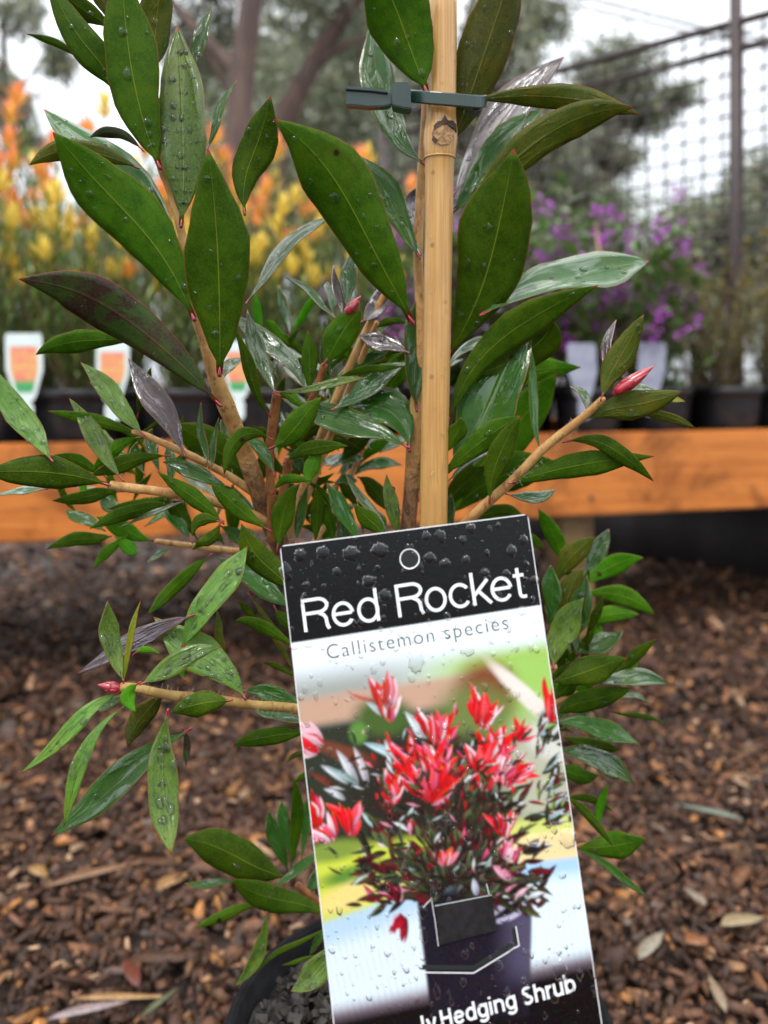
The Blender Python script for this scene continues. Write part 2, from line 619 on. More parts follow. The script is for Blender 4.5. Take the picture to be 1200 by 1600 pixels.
FL = [
    ('fallen_leaf', 205, 1528, .052, .017, 2.1, (.15, .035, .02), 'red-brown dead leaf lying on the mulch at the lower left', 'leaf'),
    ('fallen_leaf', 138, 1588, .075, .012, .35, (.36, .28, .28), 'long pale mauve dead leaf at the bottom left of the mulch', 'leaf'),
    ('fallen_leaf', 1110, 1275, .085, .014, 2.6, (.22, .26, .20), 'grey-green gum leaf lying on the mulch right of the label', 'leaf'),
    ('fallen_leaf', 1018, 1485, .065, .017, .85, (.34, .30, .22), 'pale curled gum leaf on the mulch at the lower right', 'leaf'),
    ('fallen_leaf', 1085, 1408, .04, .014, 1.9, (.30, .24, .18), 'small pale curled leaf on the mulch above the grey leaf', 'leaf'),
    ('wood_splinter', 190, 1568, .10, .009, .05, (.42, .24, .10), 'long orange-tan wood splinter at the bottom left of the mulch', 'splinter'),
    ('wood_splinter', 150, 1372, .12, .015, .5, (.30, .17, .10), 'long reddish strip of bark on the mulch below the drooping leaves', 'splinter'),
    ('wood_splinter', 270, 1385, .05, .022, .9, (.40, .22, .09), 'broad tan wood chip on the mulch beside the low dark leaf', 'splinter'),
    ('wood_splinter', 1090, 1480, .03, .024, .3, (.30, .12, .045), 'square orange-brown bark chunk at the lower right of the mulch', 'splinter'),
    ('wood_splinter', 1160, 1448, .06, .022, .3, (.36, .27, .15), 'pale straw coloured wood chip near the right edge of the mulch', 'splinter'),
    ('wood_splinter', 1120, 1560, .055, .012, 1.5, (.32, .23, .15), 'upright-lying pale wood sliver at the bottom right of the mulch', 'splinter'),
    ('wood_splinter', 60, 1370, .035, .018, -.5, (.38, .22, .08), 'short orange wood chip near the left edge of the mulch', 'splinter'),
    ('fallen_leaf', 250, 1575, .05, .008, 1.0, (.11, .13, .06), 'narrow olive leaf lying on the mulch left of the black pot', 'leaf'),
]
for a in FL: fallen_leaf(*a[:3], a[3] * .78, a[4] * .72, a[5], tuple(q * .75 for q in a[6]), *a[7:])

# ------------------------------------------------------------------ bench
BO = Vector((-.58, 1.26, 0))
BU = Vector((.966, .256, 0)).normalized()
BV = Vector((-BU.y, BU.x, 0))


def B(u, v, z): return BO + BU * u + BV * v + Vector((0, 0, z))


def timber(name, c1, c2, grain=(1, 1, 1)):
    m, N, L, b = newmat(name)
    co = N.new('ShaderNodeTexCoord').outputs['Object']
    f = noise(N, L, co, 60, 6, .65, 1.2, stretch=(.06, .06, 1))
    g = noise(N, L, co, 200, 4, .6, .3, stretch=(.03, .03, 1))
    k = noise(N, L, co, 8, 4, .65, .5)
    c = mixc(N, L, smooth(N, L, f, .3, .7), c1, c2)
    c = mixc(N, L, smooth(N, L, g, .5, .7, 0, .45), c, tuple(x * .45 for x in c1))
    c = mixc(N, L, smooth(N, L, k, .46, .66, 0, .8), c, tuple(x * .42 for x in c2))
    L.new(c, b.inputs['Base Color'])
    b.inputs['Roughness'].default_value = .33
    L.new(bump(N, L, g, .3, .002), b.inputs['Normal'])
    return m


TIM = timber('orange_timber', (.66, .225, .045), (.47, .135, .022))
TIMG = timber('weathered_timber', (.30, .19, .08), (.20, .12, .05))
bench = empty('nursery_bench', B(.8, 0, 0), label='long orange timber nursery bench carrying the potted plants', cat='bench')
bevel_box('front_rail', B(.72, .0225, .323), BU * 1.35, BV * .0225, Vector((0, 0, .075)), TIM, bench, .004)
bevel_box('back_rail', B(.62, .53, .323), BU * 1.25, BV * .0225, Vector((0, 0, .075)), TIM, bench, .004)
for k in range(5):
    bevel_box('slat', B(.62, .095 + k * .09, .327), BU * 1.25, BV * .028, Vector((0, 0, .011)), TIMG, bench, .002)
for u in (-.45, .99, 1.85):
    for v in (.083, .47):
        bevel_box('post', B(u, v, .155), BU * .034, BV * .034, Vector((0, 0, .158)), TIMG, bench, .003)
GALV = simple('galvanised', (.25, .18, .12), rough=.45, metal=.6)
for u in (.99, 1.85):
    for dz in (-.04, .04):
        vs, fs = [], []
        p = B(u, -.001, .323 + dz)
        tube_geo([p, p - BV * .003], [.005, .0042], 8, True, vs, fs)
        link('bolt_head', mesh('bolt_head', vs, fs), GALV, bench)

# ------------------------------------------------------------------ wire fence
FA = Vector((1.75, 1.364, 0))
FDIR = Vector((-1.15, 1, 0)).normalized()
FLEN = 2.32
FWR = simple('rusty_steel', (.055, .033, .03), (.03, .02, .02), .5, 60)
fence = empty('wire_fence', FA, label='wire mesh enclosure fence with brown rails and black shade cloth below', cat='fence')
for z, r in ((1.40, .0115), (1.335, .0075)):
    vs, fs = tube_geo([FA + Vector((0, 0, z)), FA + FDIR * FLEN + Vector((0, 0, z))], [r, r], 8)
    link('rail', mesh('rail', vs, fs), FWR, fence)
for s in (.0, 1.137, FLEN):
    p = FA + FDIR * s
    vs, fs = tube_geo([p, p + Vector((0, 0, 1.62 if s < 2 else 1.41))], [.017, .017], 8)
    link('post', mesh('post', vs, fs), FWR, fence)
vs, fs = [], []
nrm = Vector((-FDIR.y, FDIR.x, 0))
for i in range(int(FLEN / .05)):
    p = FA + FDIR * (i * .05 + .02)
    if i % 4 < 4:
        tube_geo([p + Vector((0, 0, .3)), p + Vector((0, 0, 1.40))], [.0034] * 2, 4, False, vs, fs)
for k in range(22):
    z = .32 + k * .05
    pts = [FA + FDIR * (FLEN * t / 8) + Vector((0, 0, z + .004 * math.sin(t * 1.7 + k))) + nrm * .002 for t in range(9)]
    tube_geo(pts, [.0034] * 9, 4, False, vs, fs)
o = link('wire_mesh', mesh('wire_mesh', vs, fs), FWR, fence)
o['kind'] = 'stuff'
# shade cloth with folds
mc, N, L, b = newmat('shade_cloth')
co = N.new('ShaderNodeTexCoord').outputs['Object']
wv = nd(N, 'ShaderNodeTexWave'); wv.inputs['Scale'].default_value = 40; wv.inputs['Distortion'].default_value = .5
L.new(co, wv.inputs[0])
c = mixc(N, L, noise(N, L, co, 7, 5, .6), (.012, .011, .013), (.035, .028, .027))
c = mixc(N, L, math_(N, L, 'MULTIPLY', wv.outputs['Fac'], .35), c, (.05, .04, .038))
L.new(c, b.inputs['Base Color']); b.inputs['Roughness'].default_value = .7
L.new(bump(N, L, wv.outputs['Fac'], .4, .003), b.inputs['Normal'])
vs, fs = [], []
n = 60
for i in range(n + 1):
    for k in range(5):
        s = FLEN * i / n
        vs.append(FA + FDIR * s + nrm * (.02 + .008 * math.sin(i * .9 + k) + .006 * math.sin(i * 2.3)) + Vector((0, 0, .45 * k / 4)))
for i in range(n):
    for k in range(4): fs.append((i * 5 + k, (i + 1) * 5 + k, (i + 1) * 5 + k + 1, i * 5 + k + 1))
o = link('shade_cloth', mesh('shade_cloth', vs, fs), mc, fence)
o.modifiers.new('t', 'SOLIDIFY').thickness = .002

# shade-house hoops beyond the fence
wp = simple('white_pipe', (.75, .78, .8), rough=.4, bs=0)
hoop = empty('hoop_frame', (2.2, 6.5, 0), label='white pipe hoop frame of a shade house beyond the fence', cat='frame')
for k, (xa, za, xb, zb) in enumerate(((900, -8, 1098, 42), (925, 14, 1070, 48))):
    a_, b_ = W(xa, za, 6.4 + k * .3), W(xb, zb, 6.4 + k * .3)
    pts, rads = resample([a_ + (a_ - b_) * 1.2, a_, b_, Vector((b_.x + .8, b_.y, b_.z - .22)), Vector((b_.x + 1.2, b_.y, b_.z - 1.0)), Vector((b_.x + 1.25, b_.y, 0))], [.02] * 6, 40)
    vs, fs = tube_geo(pts, rads, 8)
    link('hoop', mesh('hoop', vs, fs), wp, hoop)

# ------------------------------------------------------------------ trees
BARK = simple('tree_bark', (.14, .085, .066), (.075, .048, .04), .75, 14, .8, .02, stretch=(1, 1, .18))
FOL = simple('tree_foliage', (.32, .33, .24), (.22, .24, .17), .3, 3, 0, tint=True, transl=.3)


def leaf_cloud(blobs, per, ln, wd, cols, seed, droop=.7):
    r = np.random.RandomState(seed)
    Vs, Fs, Cs = [], [], []
    n = 0
    for (c, rad, dens) in blobs:
        cnt = int(per * dens)
        # clustered sub-clumps inside the blob
        k = max(3, cnt // 26)
        d = r.normal(0, 1, (k, 3)); d /= np.linalg.norm(d, axis=1)[:, None]
        cc = np.array(c) + d * np.array(rad) * (r.rand(k, 1) ** .45)
        which = r.randint(0, k, cnt)
        pos = cc[which] + r.normal(0, 1, (cnt, 3)) * np.array(rad) * .22
        dirv = r.normal(0, 1, (cnt, 3)); dirv[:, 2] -= droop * 1.6
        dirv /= np.linalg.norm(dirv, axis=1)[:, None]
        sd = np.cross(dirv, r.normal(0, 1, (cnt, 3)))
        sd /= np.linalg.norm(sd, axis=1)[:, None] + 1e-6
        l = ln * r.uniform(.6, 1.3, (cnt, 1)); w_ = wd * r.uniform(.6, 1.3, (cnt, 1))
        V = np.stack([pos, pos + dirv * l * .5 + sd * w_, pos + dirv * l, pos + dirv * l * .5 - sd * w_], 1)
        Vs.append(V.reshape(-1, 3))
        b = n + np.arange(cnt) * 4
        Fs.append(np.stack([b, b + 1, b + 2, b + 3], 1))
        ci = r.randint(0, len(cols), cnt)
        sub = r.uniform(.7, 1.3, k)[which]
        Cs.append(np.repeat(np.array(cols)[ci] * (sub * r.uniform(.8, 1.2, cnt))[:, None], 4, 0))
        n += cnt * 4
    return npmesh('crown', np.concatenate(Vs), np.concatenate(Fs), np.concatenate(Cs))


def tree(label, base, trunk, limbs, blobs, per, ln, wd, seed, cols=None, group='gum trees behind the nursery'):
    cols = cols or [(1, 1, 1), (.8, .85, .8), (1.25, 1.2, 1.0), (.6, .7, .65)]
    t = empty('gum_tree', base, label=label, cat='tree', group=group)
    pts, rad = resample([Vector(p[:3]) for p in trunk], [p[3] for p in trunk], 16)
    vs, fs = tube_geo(pts, rad, 12, True, bump=.06)
    link('trunk', mesh('trunk', vs, fs), BARK, t)
    for lm in limbs:
        p2, r2 = resample([Vector(p[:3]) for p in lm], [p[3] for p in lm], 10)
        vs, fs = tube_geo(p2, r2, 8, True, bump=.05)
        link('limb', mesh('limb', vs, fs), BARK, t)
    o = link('crown', leaf_cloud(blobs, per * 1.15, ln, wd * 1.15, cols, seed), FOL, t, smooth=False)
    o['kind'] = 'stuff'
    return t


def blob(px, py, Y, rx, ry, rz, dens=1): return (tuple(W(px, py, Y)), (rx, ry, rz), dens)


def gp(p): return Vector((p.x, p.y, 0))


# near trunk seen top left
a, b_ = W(392, 0, 5), W(372, 220, 5)
top = a + (a - b_) * 1.6
tree('reddish brown gum trunk rising behind the left plants', gp(b_), [(*gp(b_), .10), (*b_, .085), (*a, .07), (*top, .045)],
     [[(*W(380, 120, 5), .05), (*W(300, 40, 5.1), .03), (*W(220, -60, 5.2), .02)], [(*a, .05), (*W(470, -120, 5.1), .03), (*W(560, -200, 5.2), .015)]],
     [blob(330, -60, 6, .5, .4, .35, 1), blob(520, -20, 6.2, .6, .5, .35, 1.1), blob(310, 60, 6.3, .35, .3, .3, .6), blob(440, -250, 5, .9, .7, .5, 1.5)], 1500, .12, .012, 11)
a, b_ = W(560, -10, 6), W(440, 200, 6)
tree('leaning gum with a dark diagonal trunk left of the stake', gp(W(400, 560, 6)), [(*gp(W(400, 560, 6)), .12), (*W(425, 300, 6), .1), (*b_, .085), (*W(492, 95, 6), .07), (*a, .06), (*W(640, -160, 6), .04)],
     [[(*W(470, 130, 6), .05), (*W(520, 80, 6), .035), (*W(575, 60, 6.1), .02)], [(*W(430, 230, 6), .05), (*W(350, 130, 6), .03), (*W(310, 40, 6), .02)]],
     [blob(540, 150, 7.6, .5, .4, .55, 1.2), blob(600, 40, 7.4, .5, .4, .4, 1.0), blob(450, 100, 8, .7, .4, .7, 1.2), blob(620, 250, 7.8, .4, .4, .35, .5)], 1500, .11, .014, 12)
# backdrop trees
tree('slender pale gum with wispy leaves at the top left', gp(W(10, 500, 7)), [(*gp(W(10, 500, 7)), .04), (*W(14, 250, 7), .032), (*W(6, 60, 7), .025), (*W(18, -80, 7), .015)],
     [[(*W(12, 180, 7), .015), (*W(60, 100, 7), .01), (*W(100, 70, 7), .006)], [(*W(10, 120, 7), .015), (*W(-30, 40, 7), .008)], [(*W(8, 60, 7), .012), (*W(45, 10, 7), .008), (*W(60, -40, 7), .005)]],
     [blob(90, 90, 7, .17, .2, .16, .35), blob(10, 170, 7, .2, .2, .3, .6), blob(30, 20, 7, .25, .2, .2, .4), blob(60, 220, 7, .22, .2, .12, .3), blob(-40, 100, 7, .2, .2, .5, .6)], 1500, .09, .011, 13)
tree('broad grey-green gum standing behind the bamboo stake', gp(W(700, 560, 9)), [(*gp(W(700, 560, 9)), .14), (*W(705, 300, 9), .1), (*W(720, 100, 9), .07), (*W(760, -80, 9), .04)],
     [[(*W(710, 200, 9), .06), (*W(800, 100, 9), .03), (*W(850, 40, 9), .02)], [(*W(712, 180, 9), .06), (*W(630, 90, 9), .03)]],
     [blob(700, 330, 9, 1.0, .7, .6, 2.4), blob(780, 60, 9, .45, .6, .5, 1.3), blob(650, 160, 9.3, .55, .6, .6, 1.1), blob(740, 200, 9.2, .5, .5, .4, 1.0), blob(840, 230, 9.4, .5, .5, .5, 1.2), blob(840, 20, 9.4, .35, .4, .3, .5)], 1700, .14, .018, 14)
tree('dark round-topped gum behind the mesh fence', gp(W(940, 560, 10)), [(*gp(W(940, 560, 10)), .13), (*W(945, 350, 10), .1), (*W(955, 150, 10), .06), (*W(960, 90, 10), .04)],
     [[(*W(948, 250, 10), .05), (*W(900, 160, 10), .03)], [(*W(950, 220, 10), .05), (*W(1010, 150, 10), .03)]],
     [blob(955, 110, 10, .55, .6, .38, 1.2), blob(900, 200, 10, .45, .5, .4, .8), blob(1000, 170, 10.2, .35, .5, .28, .8), blob(900, 330, 10, .6, .5, .45, 2.0), blob(960, 240, 10, .25, .4, .2, .5), blob(1060, 150, 10, .25, .4, .12, .3)], 1700, .12, .017, 15)
tree('low dark bushy gum behind the fence at the right edge', gp(W(1140, 560, 8)), [(*gp(W(1140, 560, 8)), .09), (*W(1140, 450, 8), .07), (*W(1145, 320, 8), .04)],
     [[(*W(1142, 400, 8), .03), (*W(1090, 340, 8), .02)], [(*W(1142, 400, 8), .03), (*W(1190, 320, 8), .02)]],
     [blob(1130, 350, 8, .45, .5, .3, 2.2), blob(1200, 290, 8, .35, .5, .35, 1.3), blob(1060, 400, 8, .35, .4, .2, 1.0), blob(1190, 400, 8, .4, .5, .3, 1.5)], 1700, .10, .014, 16)
tree('pale olive gum between the two dark trunks', gp(W(480, 560, 11)), [(*gp(W(480, 560, 11)), .12), (*W(482, 300, 11), .09), (*W(475, 100, 11), .05)],
     [[(*W(480, 200, 11), .04), (*W(520, 120, 11), .02)]],
     [blob(470, 150, 11, .9, .7, .8, 2.4), blob(380, 250, 11, .7, .6, .6, 1.5), blob(520, 320, 11, .9, .6, .5, 1.8), blob(320, 130, 11.5, .5, .6, .7, 1.0)], 1800, .13, .02, 17, cols=[(1.3, 1.3, .95), (1.1, 1.15, .9), (.8, .9, .75)])
# far wood as one mass
bl = []
for i in range(46):
    px = -250 + i * 38 + R.uniform(-20, 20)
    y = 440 + R.uniform(-60, 60) - (110 if 250 < px < 900 else 0)
    bl.append(blob(px, y, 16 + R.uniform(-1.5, 3), .95, .8, R.uniform(1.0, 1.7), 1.6))
o = link('distant_woodland', leaf_cloud(bl, 750, .2, .045, [(.9, 1, .9), (.7, .85, .75), (1.2, 1.2, 1)], 21), FOL, smooth=False)
tag(o, 'grey-green wood beyond the nursery reading as one mass', 'woodland', kind='stuff')

# ------------------------------------------------------------------ potted plants on the bench
BLK = simple('black_plastic', (.008, .008, .010), (.016, .016, .018), .35, 40, .1, .001)


def lathe(name, prof, seg=28):
    vs, fs = [], []
    for r, z in prof:
        for k in range(seg):
            a = 2 * math.pi * k / seg
            vs.append((r * math.cos(a), r * math.sin(a), z))
    for i in range(len(prof) - 1):
        for k in range(seg):
            k2 = (k + 1) % seg
            fs.append((i * seg + k, i * seg + k2, (i + 1) * seg + k2, (i + 1) * seg + k))
    return mesh(name, vs, fs)


pot_me = lathe('pot_body', [(.0, 0), (.052, 0), (.054, .004), (.066, .118), (.066, .120), (.0655, .14), (.0635, .141), (.0625, .119), (.0625, .112), (0, .112)])
rim_me = lathe('rim', [(.0662, .121), (.0705, .122), (.071, .139), (.069, .142), (.0655, .1425)])
soil_me = lathe('potting_mix', [(0, .1155), (.03, .1165), (.058, .1145), (.0622, .113)])
SOILM = simple('potting_mix', (.03, .022, .016), (.05, .04, .03), .8, 200, .8, .004)


def pick(seed): return random.Random(seed)


def sprig(o, d, ln, wd, up, V, F, C, col, tipcol=None, fold=.3):
    """one small lanceolate leaf as 4 quads"""
    d = d.normalized()
    s = d.cross(up)
    if s.length < 1e-4: s = d.cross(Vector((1, 0, 0)))
    s.normalize()
    n = s.cross(d)
    b = len(V)
    for f, q in ((0, .25), (.35, 1), (.7, .8), (1, .05)):
        p = o + d * (ln * f) + n * (ln * .12 * f * f)
        V += [p - s * (wd * q) + n * (wd * fold * q), p, p + s * (wd * q) + n * (wd * fold * q)]
        c = col if tipcol is None else tuple(col[i] * (1 - f) + tipcol[i] * f for i in range(3))
        C += [c] * 3
    for i in range(3):
        for k in range(2):
            F.append((b + i * 3 + k, b + i * 3 + k + 1, b + (i + 1) * 3 + k + 1, b + (i + 1) * 3 + k))


def build_leuca(seed):
    r = pick(seed)
    sv, sf = [], []
    V, F, C = [], [], []
    BV_, BF, BC = [], [], []
    for s in range(36):
        az = r.uniform(0, 6.28)
        sprd = r.uniform(.02, .15)
        h = r.uniform(.24, .55) if s > 15 else r.uniform(.08, .30)
        pts = []
        for i in range(6):
            f = i / 5
            pts.append(Vector((math.cos(az) * sprd * f ** .8 + r.uniform(-.006, .006), math.sin(az) * sprd * f ** .8 + r.uniform(-.006, .006), h * f)))
        tube_geo(pts, [.0022 - .0012 * i / 5 for i in range(6)], 5, True, sv, sf)
        nl = int(h * 85)
        for i in range(nl):
            f = .08 + .86 * i / nl
            j = min(int(f * 5), 4)
            p = pts[j].lerp(pts[j + 1], f * 5 - j)
            a = i * 2.4 + az
            d = Vector((math.cos(a) * .8, math.sin(a) * .8, 1.0))
            g = r.uniform(.7, 1.35)
            col = (.09 * g, .18 * g, .025 * g) if f < .8 else (.17 * g, .26 * g, .035 * g)
            sprig(p, d, r.uniform(.026, .040), r.uniform(.0022, .0032), Vector((0, 0, 1)), V, F, C, col)
        p = pts[-1]
        if s <= 15: continue
        red = r.random() < (.8 if h > .40 else .12)
        nb = r.randint(12, 18)
        for i in range(nb):
            a = i * 2.4 + r.uniform(-.3, .3)
            o_ = .2 + 1.25 * (i / nb) ** .8
            d = Vector((math.cos(a) * o_, math.sin(a) * o_, 1))
            q = r.uniform(.8, 1.15)
            yl = (.86 * q, .64 * q, .09 * q)
            tip = (.92, .24 * q, .14) if red else (.90, .74, .16)
            sprig(p + Vector((0, 0, .002 - i * .0012)), d, r.uniform(.028, .048), r.uniform(.0032, .0050), Vector((0, 0, 1)), BV_, BF, BC, yl, tip)
    return (mesh('stems', sv, sf), mesh('foliage', V, F, C), mesh('coloured_bracts', BV_, BF, BC))


def build_purple(seed):
    r = pick(seed)
    sv, sf = [], []
    V, F, C = [], [], []
    BV_, BF, BC = [], [], []
    for s in range(20):
        az = r.uniform(0, 6.28)
        sprd = r.uniform(.03, .17)
        h = r.uniform(.12, .42)
        pts = [Vector((math.cos(az) * sprd * (i / 5) ** .7 + r.uniform(-.01, .01), math.sin(az) * sprd * (i / 5) ** .7 + r.uniform(-.01, .01), h * i / 5)) for i in range(6)]
        tube_geo(pts, [.0018 - .0008 * i / 5 for i in range(6)], 5, True, sv, sf)
        for i in range(int(h * 90)):
            f = r.uniform(.05, 1)
            j = min(int(f * 5), 4)
            p = pts[j].lerp(pts[j + 1], f * 5 - j)
            a = r.uniform(0, 6.28)
            d = Vector((math.cos(a), math.sin(a), r.uniform(-.3, .7)))
            g = r.uniform(.6, 1.6)
            sprig(p, d, r.uniform(.03, .055), r.uniform(.005, .009), Vector((0, 0, 1)), V, F, C, (.10 * g, .19 * g, .04 * g))
        if r.random() < .7:
            for q in range(r.randint(1, 3)):
                p0 = pts[-1 - q].lerp(pts[-2 - q], r.random())
                for i in range(12):
                    f = i / 12
                    a = i * 2.4
                    p = p0 + Vector((r.uniform(-.014, .014), r.uniform(-.014, .014), f * .03 - .01))
                    d = Vector((math.cos(a), math.sin(a), .25))
                    g = r.uniform(.7, 1.3)
                    sprig(p, d, .013, .0052, Vector((0, 0, 1)), BV_, BF, BC, (.66 * g, .16 * g, .78 * g))
    return (mesh('stems', sv, sf), mesh('foliage', V, F, C), mesh('flowers', BV_, BF, BC))


def build_olive(seed):
    r = pick(seed)
    sv, sf = [], []
    V, F, C = [], [], []
    BV_, BF, BC = [], [], []
    for s in range(16):
        az = r.uniform(0, 6.28)
        sprd = r.uniform(.03, .13)
        h = r.uniform(.1, .34)
        pts = [Vector((math.cos(az) * sprd * i / 5, math.sin(az) * sprd * i / 5, h * i / 5)) for i in range(6)]
        tube_geo(pts, [.0018 - .0008 * i / 5 for i in range(6)], 5, True, sv, sf)
        for i in range(int(h * 190)):
            f = r.uniform(.1, 1)
            j = min(int(f * 5), 4)
            p = pts[j].lerp(pts[j + 1], f * 5 - j)
            a = r.uniform(0, 6.28)
            g = r.uniform(.6, 1.5)
            sprig(p, Vector((math.cos(a), math.sin(a), r.uniform(0, 1.2))), r.uniform(.014, .026), .0022, Vector((0, 0, 1)), V, F, C, (.16 * g, .15 * g, .045 * g))
        for i in range(10):
            a = i * 2.4
            sprig(pts[-1], Vector((math.cos(a), math.sin(a), .6)), .010, .003, Vector((0, 0, 1)), BV_, BF, BC, (.6, .48, .10))
    return (mesh('stems', sv, sf), mesh('foliage', V, F, C), mesh('flowers', BV_, BF, BC))


def tintmat(name, rough=.45, transl=.25):
    m, N, L, b = newmat(name)
    a = nd(N, 'ShaderNodeVertexColor', layer_name='tint')
    L.new(a.outputs[0], b.inputs['Base Color'])
    b.inputs['Roughness'].default_value = rough
    t = N.new('ShaderNodeBsdfTranslucent'); L.new(a.outputs[0], t.inputs[0])
    ms = N.new('ShaderNodeMixShader'); ms.inputs[0].default_value = transl
    L.new(b.outputs[0], ms.inputs[1]); L.new(t.outputs[0], ms.inputs[2])
    L.new(ms.outputs[0], N['Material Output'].inputs[0])
    return m


TINT = tintmat('small_leaves', .28, .25)
TINTF = tintmat('petals', .5, .25)
STEMB = simple('twig_bark', (.16, .09, .05), (.09, .05, .03), .6, 80)
LEU = [build_leuca(s) for s in (1, 2, 3, 4)]
PUR = [build_purple(s) for s in (5, 6, 7, 8)]
OLI = [build_olive(s) for s in (9, 10)]
for S in LEU + PUR + OLI:
    for m_, mt in zip(S, (STEMB, TINT, TINTF)): m_.materials.append(mt)

ORD = ['first', 'second', 'third', 'fourth', 'fifth', 'sixth', 'seventh', 'eighth', 'ninth', 'tenth', 'eleventh', 'twelfth', 'thirteenth']
rowname = ['front', 'middle', 'back']
BZ = .339
for row, v in enumerate((.118, .27, .42)):
    for i in range(13):
        u = -.36 + i * .156 + R.uniform(-.012, .012) + (.07 if row == 1 else 0)
        p = B(u, v + R.uniform(-.006, .006), BZ)
        dist_f = (p - FA).dot(Vector((FDIR.y, -FDIR.x, 0)))
        if dist_f > -.08: continue
        pxx = 600 + p.x / p.y * FPX
        kind = 'leuca' if u < .60 + (.06 if row == 2 else 0) else ('purple' if u < 1.26 else 'olive')
        t = empty('nursery_pot', p, label='black plastic pot, %s from the left in the %s row on the bench' % (ORD[i], rowname[row]), cat='pot', group='black pots standing on the bench')
        t.rotation_euler.z = R.uniform(0, 6)
        for nm, me, mt in (('pot_body', pot_me, BLK), ('rim', rim_me, BLK), ('potting_mix', soil_me, SOILM)):
            link(nm, me, mt, t, loc=p)
        S = {'leuca': LEU, 'purple': PUR, 'olive': OLI}[kind]
        S = S[R.randrange(len(S))]
        nm, lb, ct = {'leuca': ('tall_bracted_shrub', 'tall shrub with yellow and red tips', 'shrub'),
                      'purple': ('purple_flowering_plant', 'leafy plant with purple flower clusters', 'plant'),
                      'olive': ('fine_leaved_plant', 'fine olive-leaved plant with small yellow flowers', 'plant')}[kind]
        q = p + Vector((0, 0, .113))
        t = empty(nm, q, label='%s in the %s pot of the %s row' % (lb, ORD[i], rowname[row]), cat=ct, group='plants growing in pots on the bench')
        t.rotation_euler.z = R.uniform(0, 6)
        sc_ = R.uniform(.88, 1.04) * (.90 if kind == 'leuca' else 1.05)
        t.scale = (sc_, sc_, sc_)
        for n2, me in zip(('stem', 'foliage', 'bracts' if kind == 'leuca' else 'flowers'), S):
            c = bpy.data.objects.new(n2, me); COL.objects.link(c); c.parent = t
            c['kind'] = 'stuff'

# thin bamboo stakes in the right-hand plants
BAM2 = simple('thin_bamboo', (.42, .26, .12), (.32, .19, .08), .45, 20, .2, .001)
TIE = simple('green_tape', (.02, .22, .10), rough=.4, bs=0)
for i, (px, py0, Y, lean) in enumerate(((832, 385, 1.62, .0), (930, 350, 1.78, -.06), (1045, 400, 1.85, .03), (885, 402, 1.8, .02))):
    a = W(px, py0, Y)
    t = empty('plant_stake', (a.x - lean, a.y, .44), label='thin bamboo stake among the purple flowers, %s from the left' % ORD[i], cat='stake', group='thin stakes among the purple flowers')
    vs, fs = tube_geo([Vector((a.x - lean, a.y, .44)), a], [.0045, .0036], 8)
    link('cane', mesh('cane', vs, fs), BAM2, t)
    if i < 3:
        c = Vector((a.x - lean * .4, a.y, .44 + (a.z - .44) * .6))
        vs, fs = tube_geo([c, c + Vector((0, 0, .018))], [.0062, .0062], 8)
        link('tape', mesh('tape', vs, fs), TIE, t)

# plant tags stuck in the bench pots
tagc = simple('tag_plastic', (.72, .80, .78), (.66, .75, .73), .25, 20, 0)
tagw = simple('tag_plastic_mauve', (.34, .35, .43), (.25, .26, .34), .25, 60, 0)
m, N, L, b = newmat('tag_picture')
co = N.new('ShaderNodeTexCoord')
sp = N.new('ShaderNodeSeparateXYZ'); L.new(co.outputs['Generated'], sp.inputs[0])
n1 = noise(N, L, co.outputs['Generated'], 5, 5, .6)
c = mixc(N, L, smooth(N, L, n1, .4, .6), (.80, .22, .16), (.75, .42, .14))
c = mixc(N, L, smooth(N, L, sp.outputs[2], .16, .30, 1, 0), c, (.06, .36, .12))
c = mixc(N, L, smooth(N, L, sp.outputs[2], .92, .97, 0, 1), c, (.6, .75, .72))
L.new(c, b.inputs['Base Color']); b.inputs['Roughness'].default_value = .3
TPIC = m


def bench_tag(px, py, Y, hw, h, mauve, label, rot=0.):
    c = W(px, py, Y)  # centre of body
    t = empty('plant_tag', c - Vector((0, 0, h)), label=label, cat='plant tag', group='plant tags standing in the bench pots')
    out = [(-.92, .5), (.92, .5), (1.0, .42), (1.0, -.05), (.62, -.42), (.5, -.5), (.28, -.55), (.42, -.62), (.42, -.86), (.2, -.93), (-.2, -.93), (-.42, -.86), (-.42, -.62), (-.28, -.55), (-.5, -.5), (-.62, -.42), (-1, -.05), (-1, .42)]
    def lay(o_, y, s=1.0, dz=0):
        cr, sr = math.cos(rot), math.sin(rot)
        return [c + Vector(((x * hw * s) * cr - (z * h * s + dz) * sr * .3, y, (z * h * s + dz))) for x, z in o_]
    vs = lay(out, -.0006) + lay(out, .0006)
    n = len(out)
    fs = [tuple(range(n))[::-1], tuple(range(n, 2 * n))] + [(i, (i + 1) % n, n + (i + 1) % n, n + i) for i in range(n)]
    link('tag_body', mesh('tag_body', vs, fs), tagw if mauve else tagc, t, smooth=False)
    pin = [(-.72, .34), (.72, .34), (.74, -.05), (.42, -.40), (-.42, -.40), (-.74, -.05)]
    if not mauve:
        vs = lay(pin, -.0011) + lay(pin, -.0008)
        n = 6
        fs = [tuple(range(n))[::-1], tuple(range(n, 2 * n))] + [(i, (i + 1) % n, n + (i + 1) % n, n + i) for i in range(n)]
        link('tag_picture', mesh('tag_picture', vs, fs), TPIC, t, smooth=False)


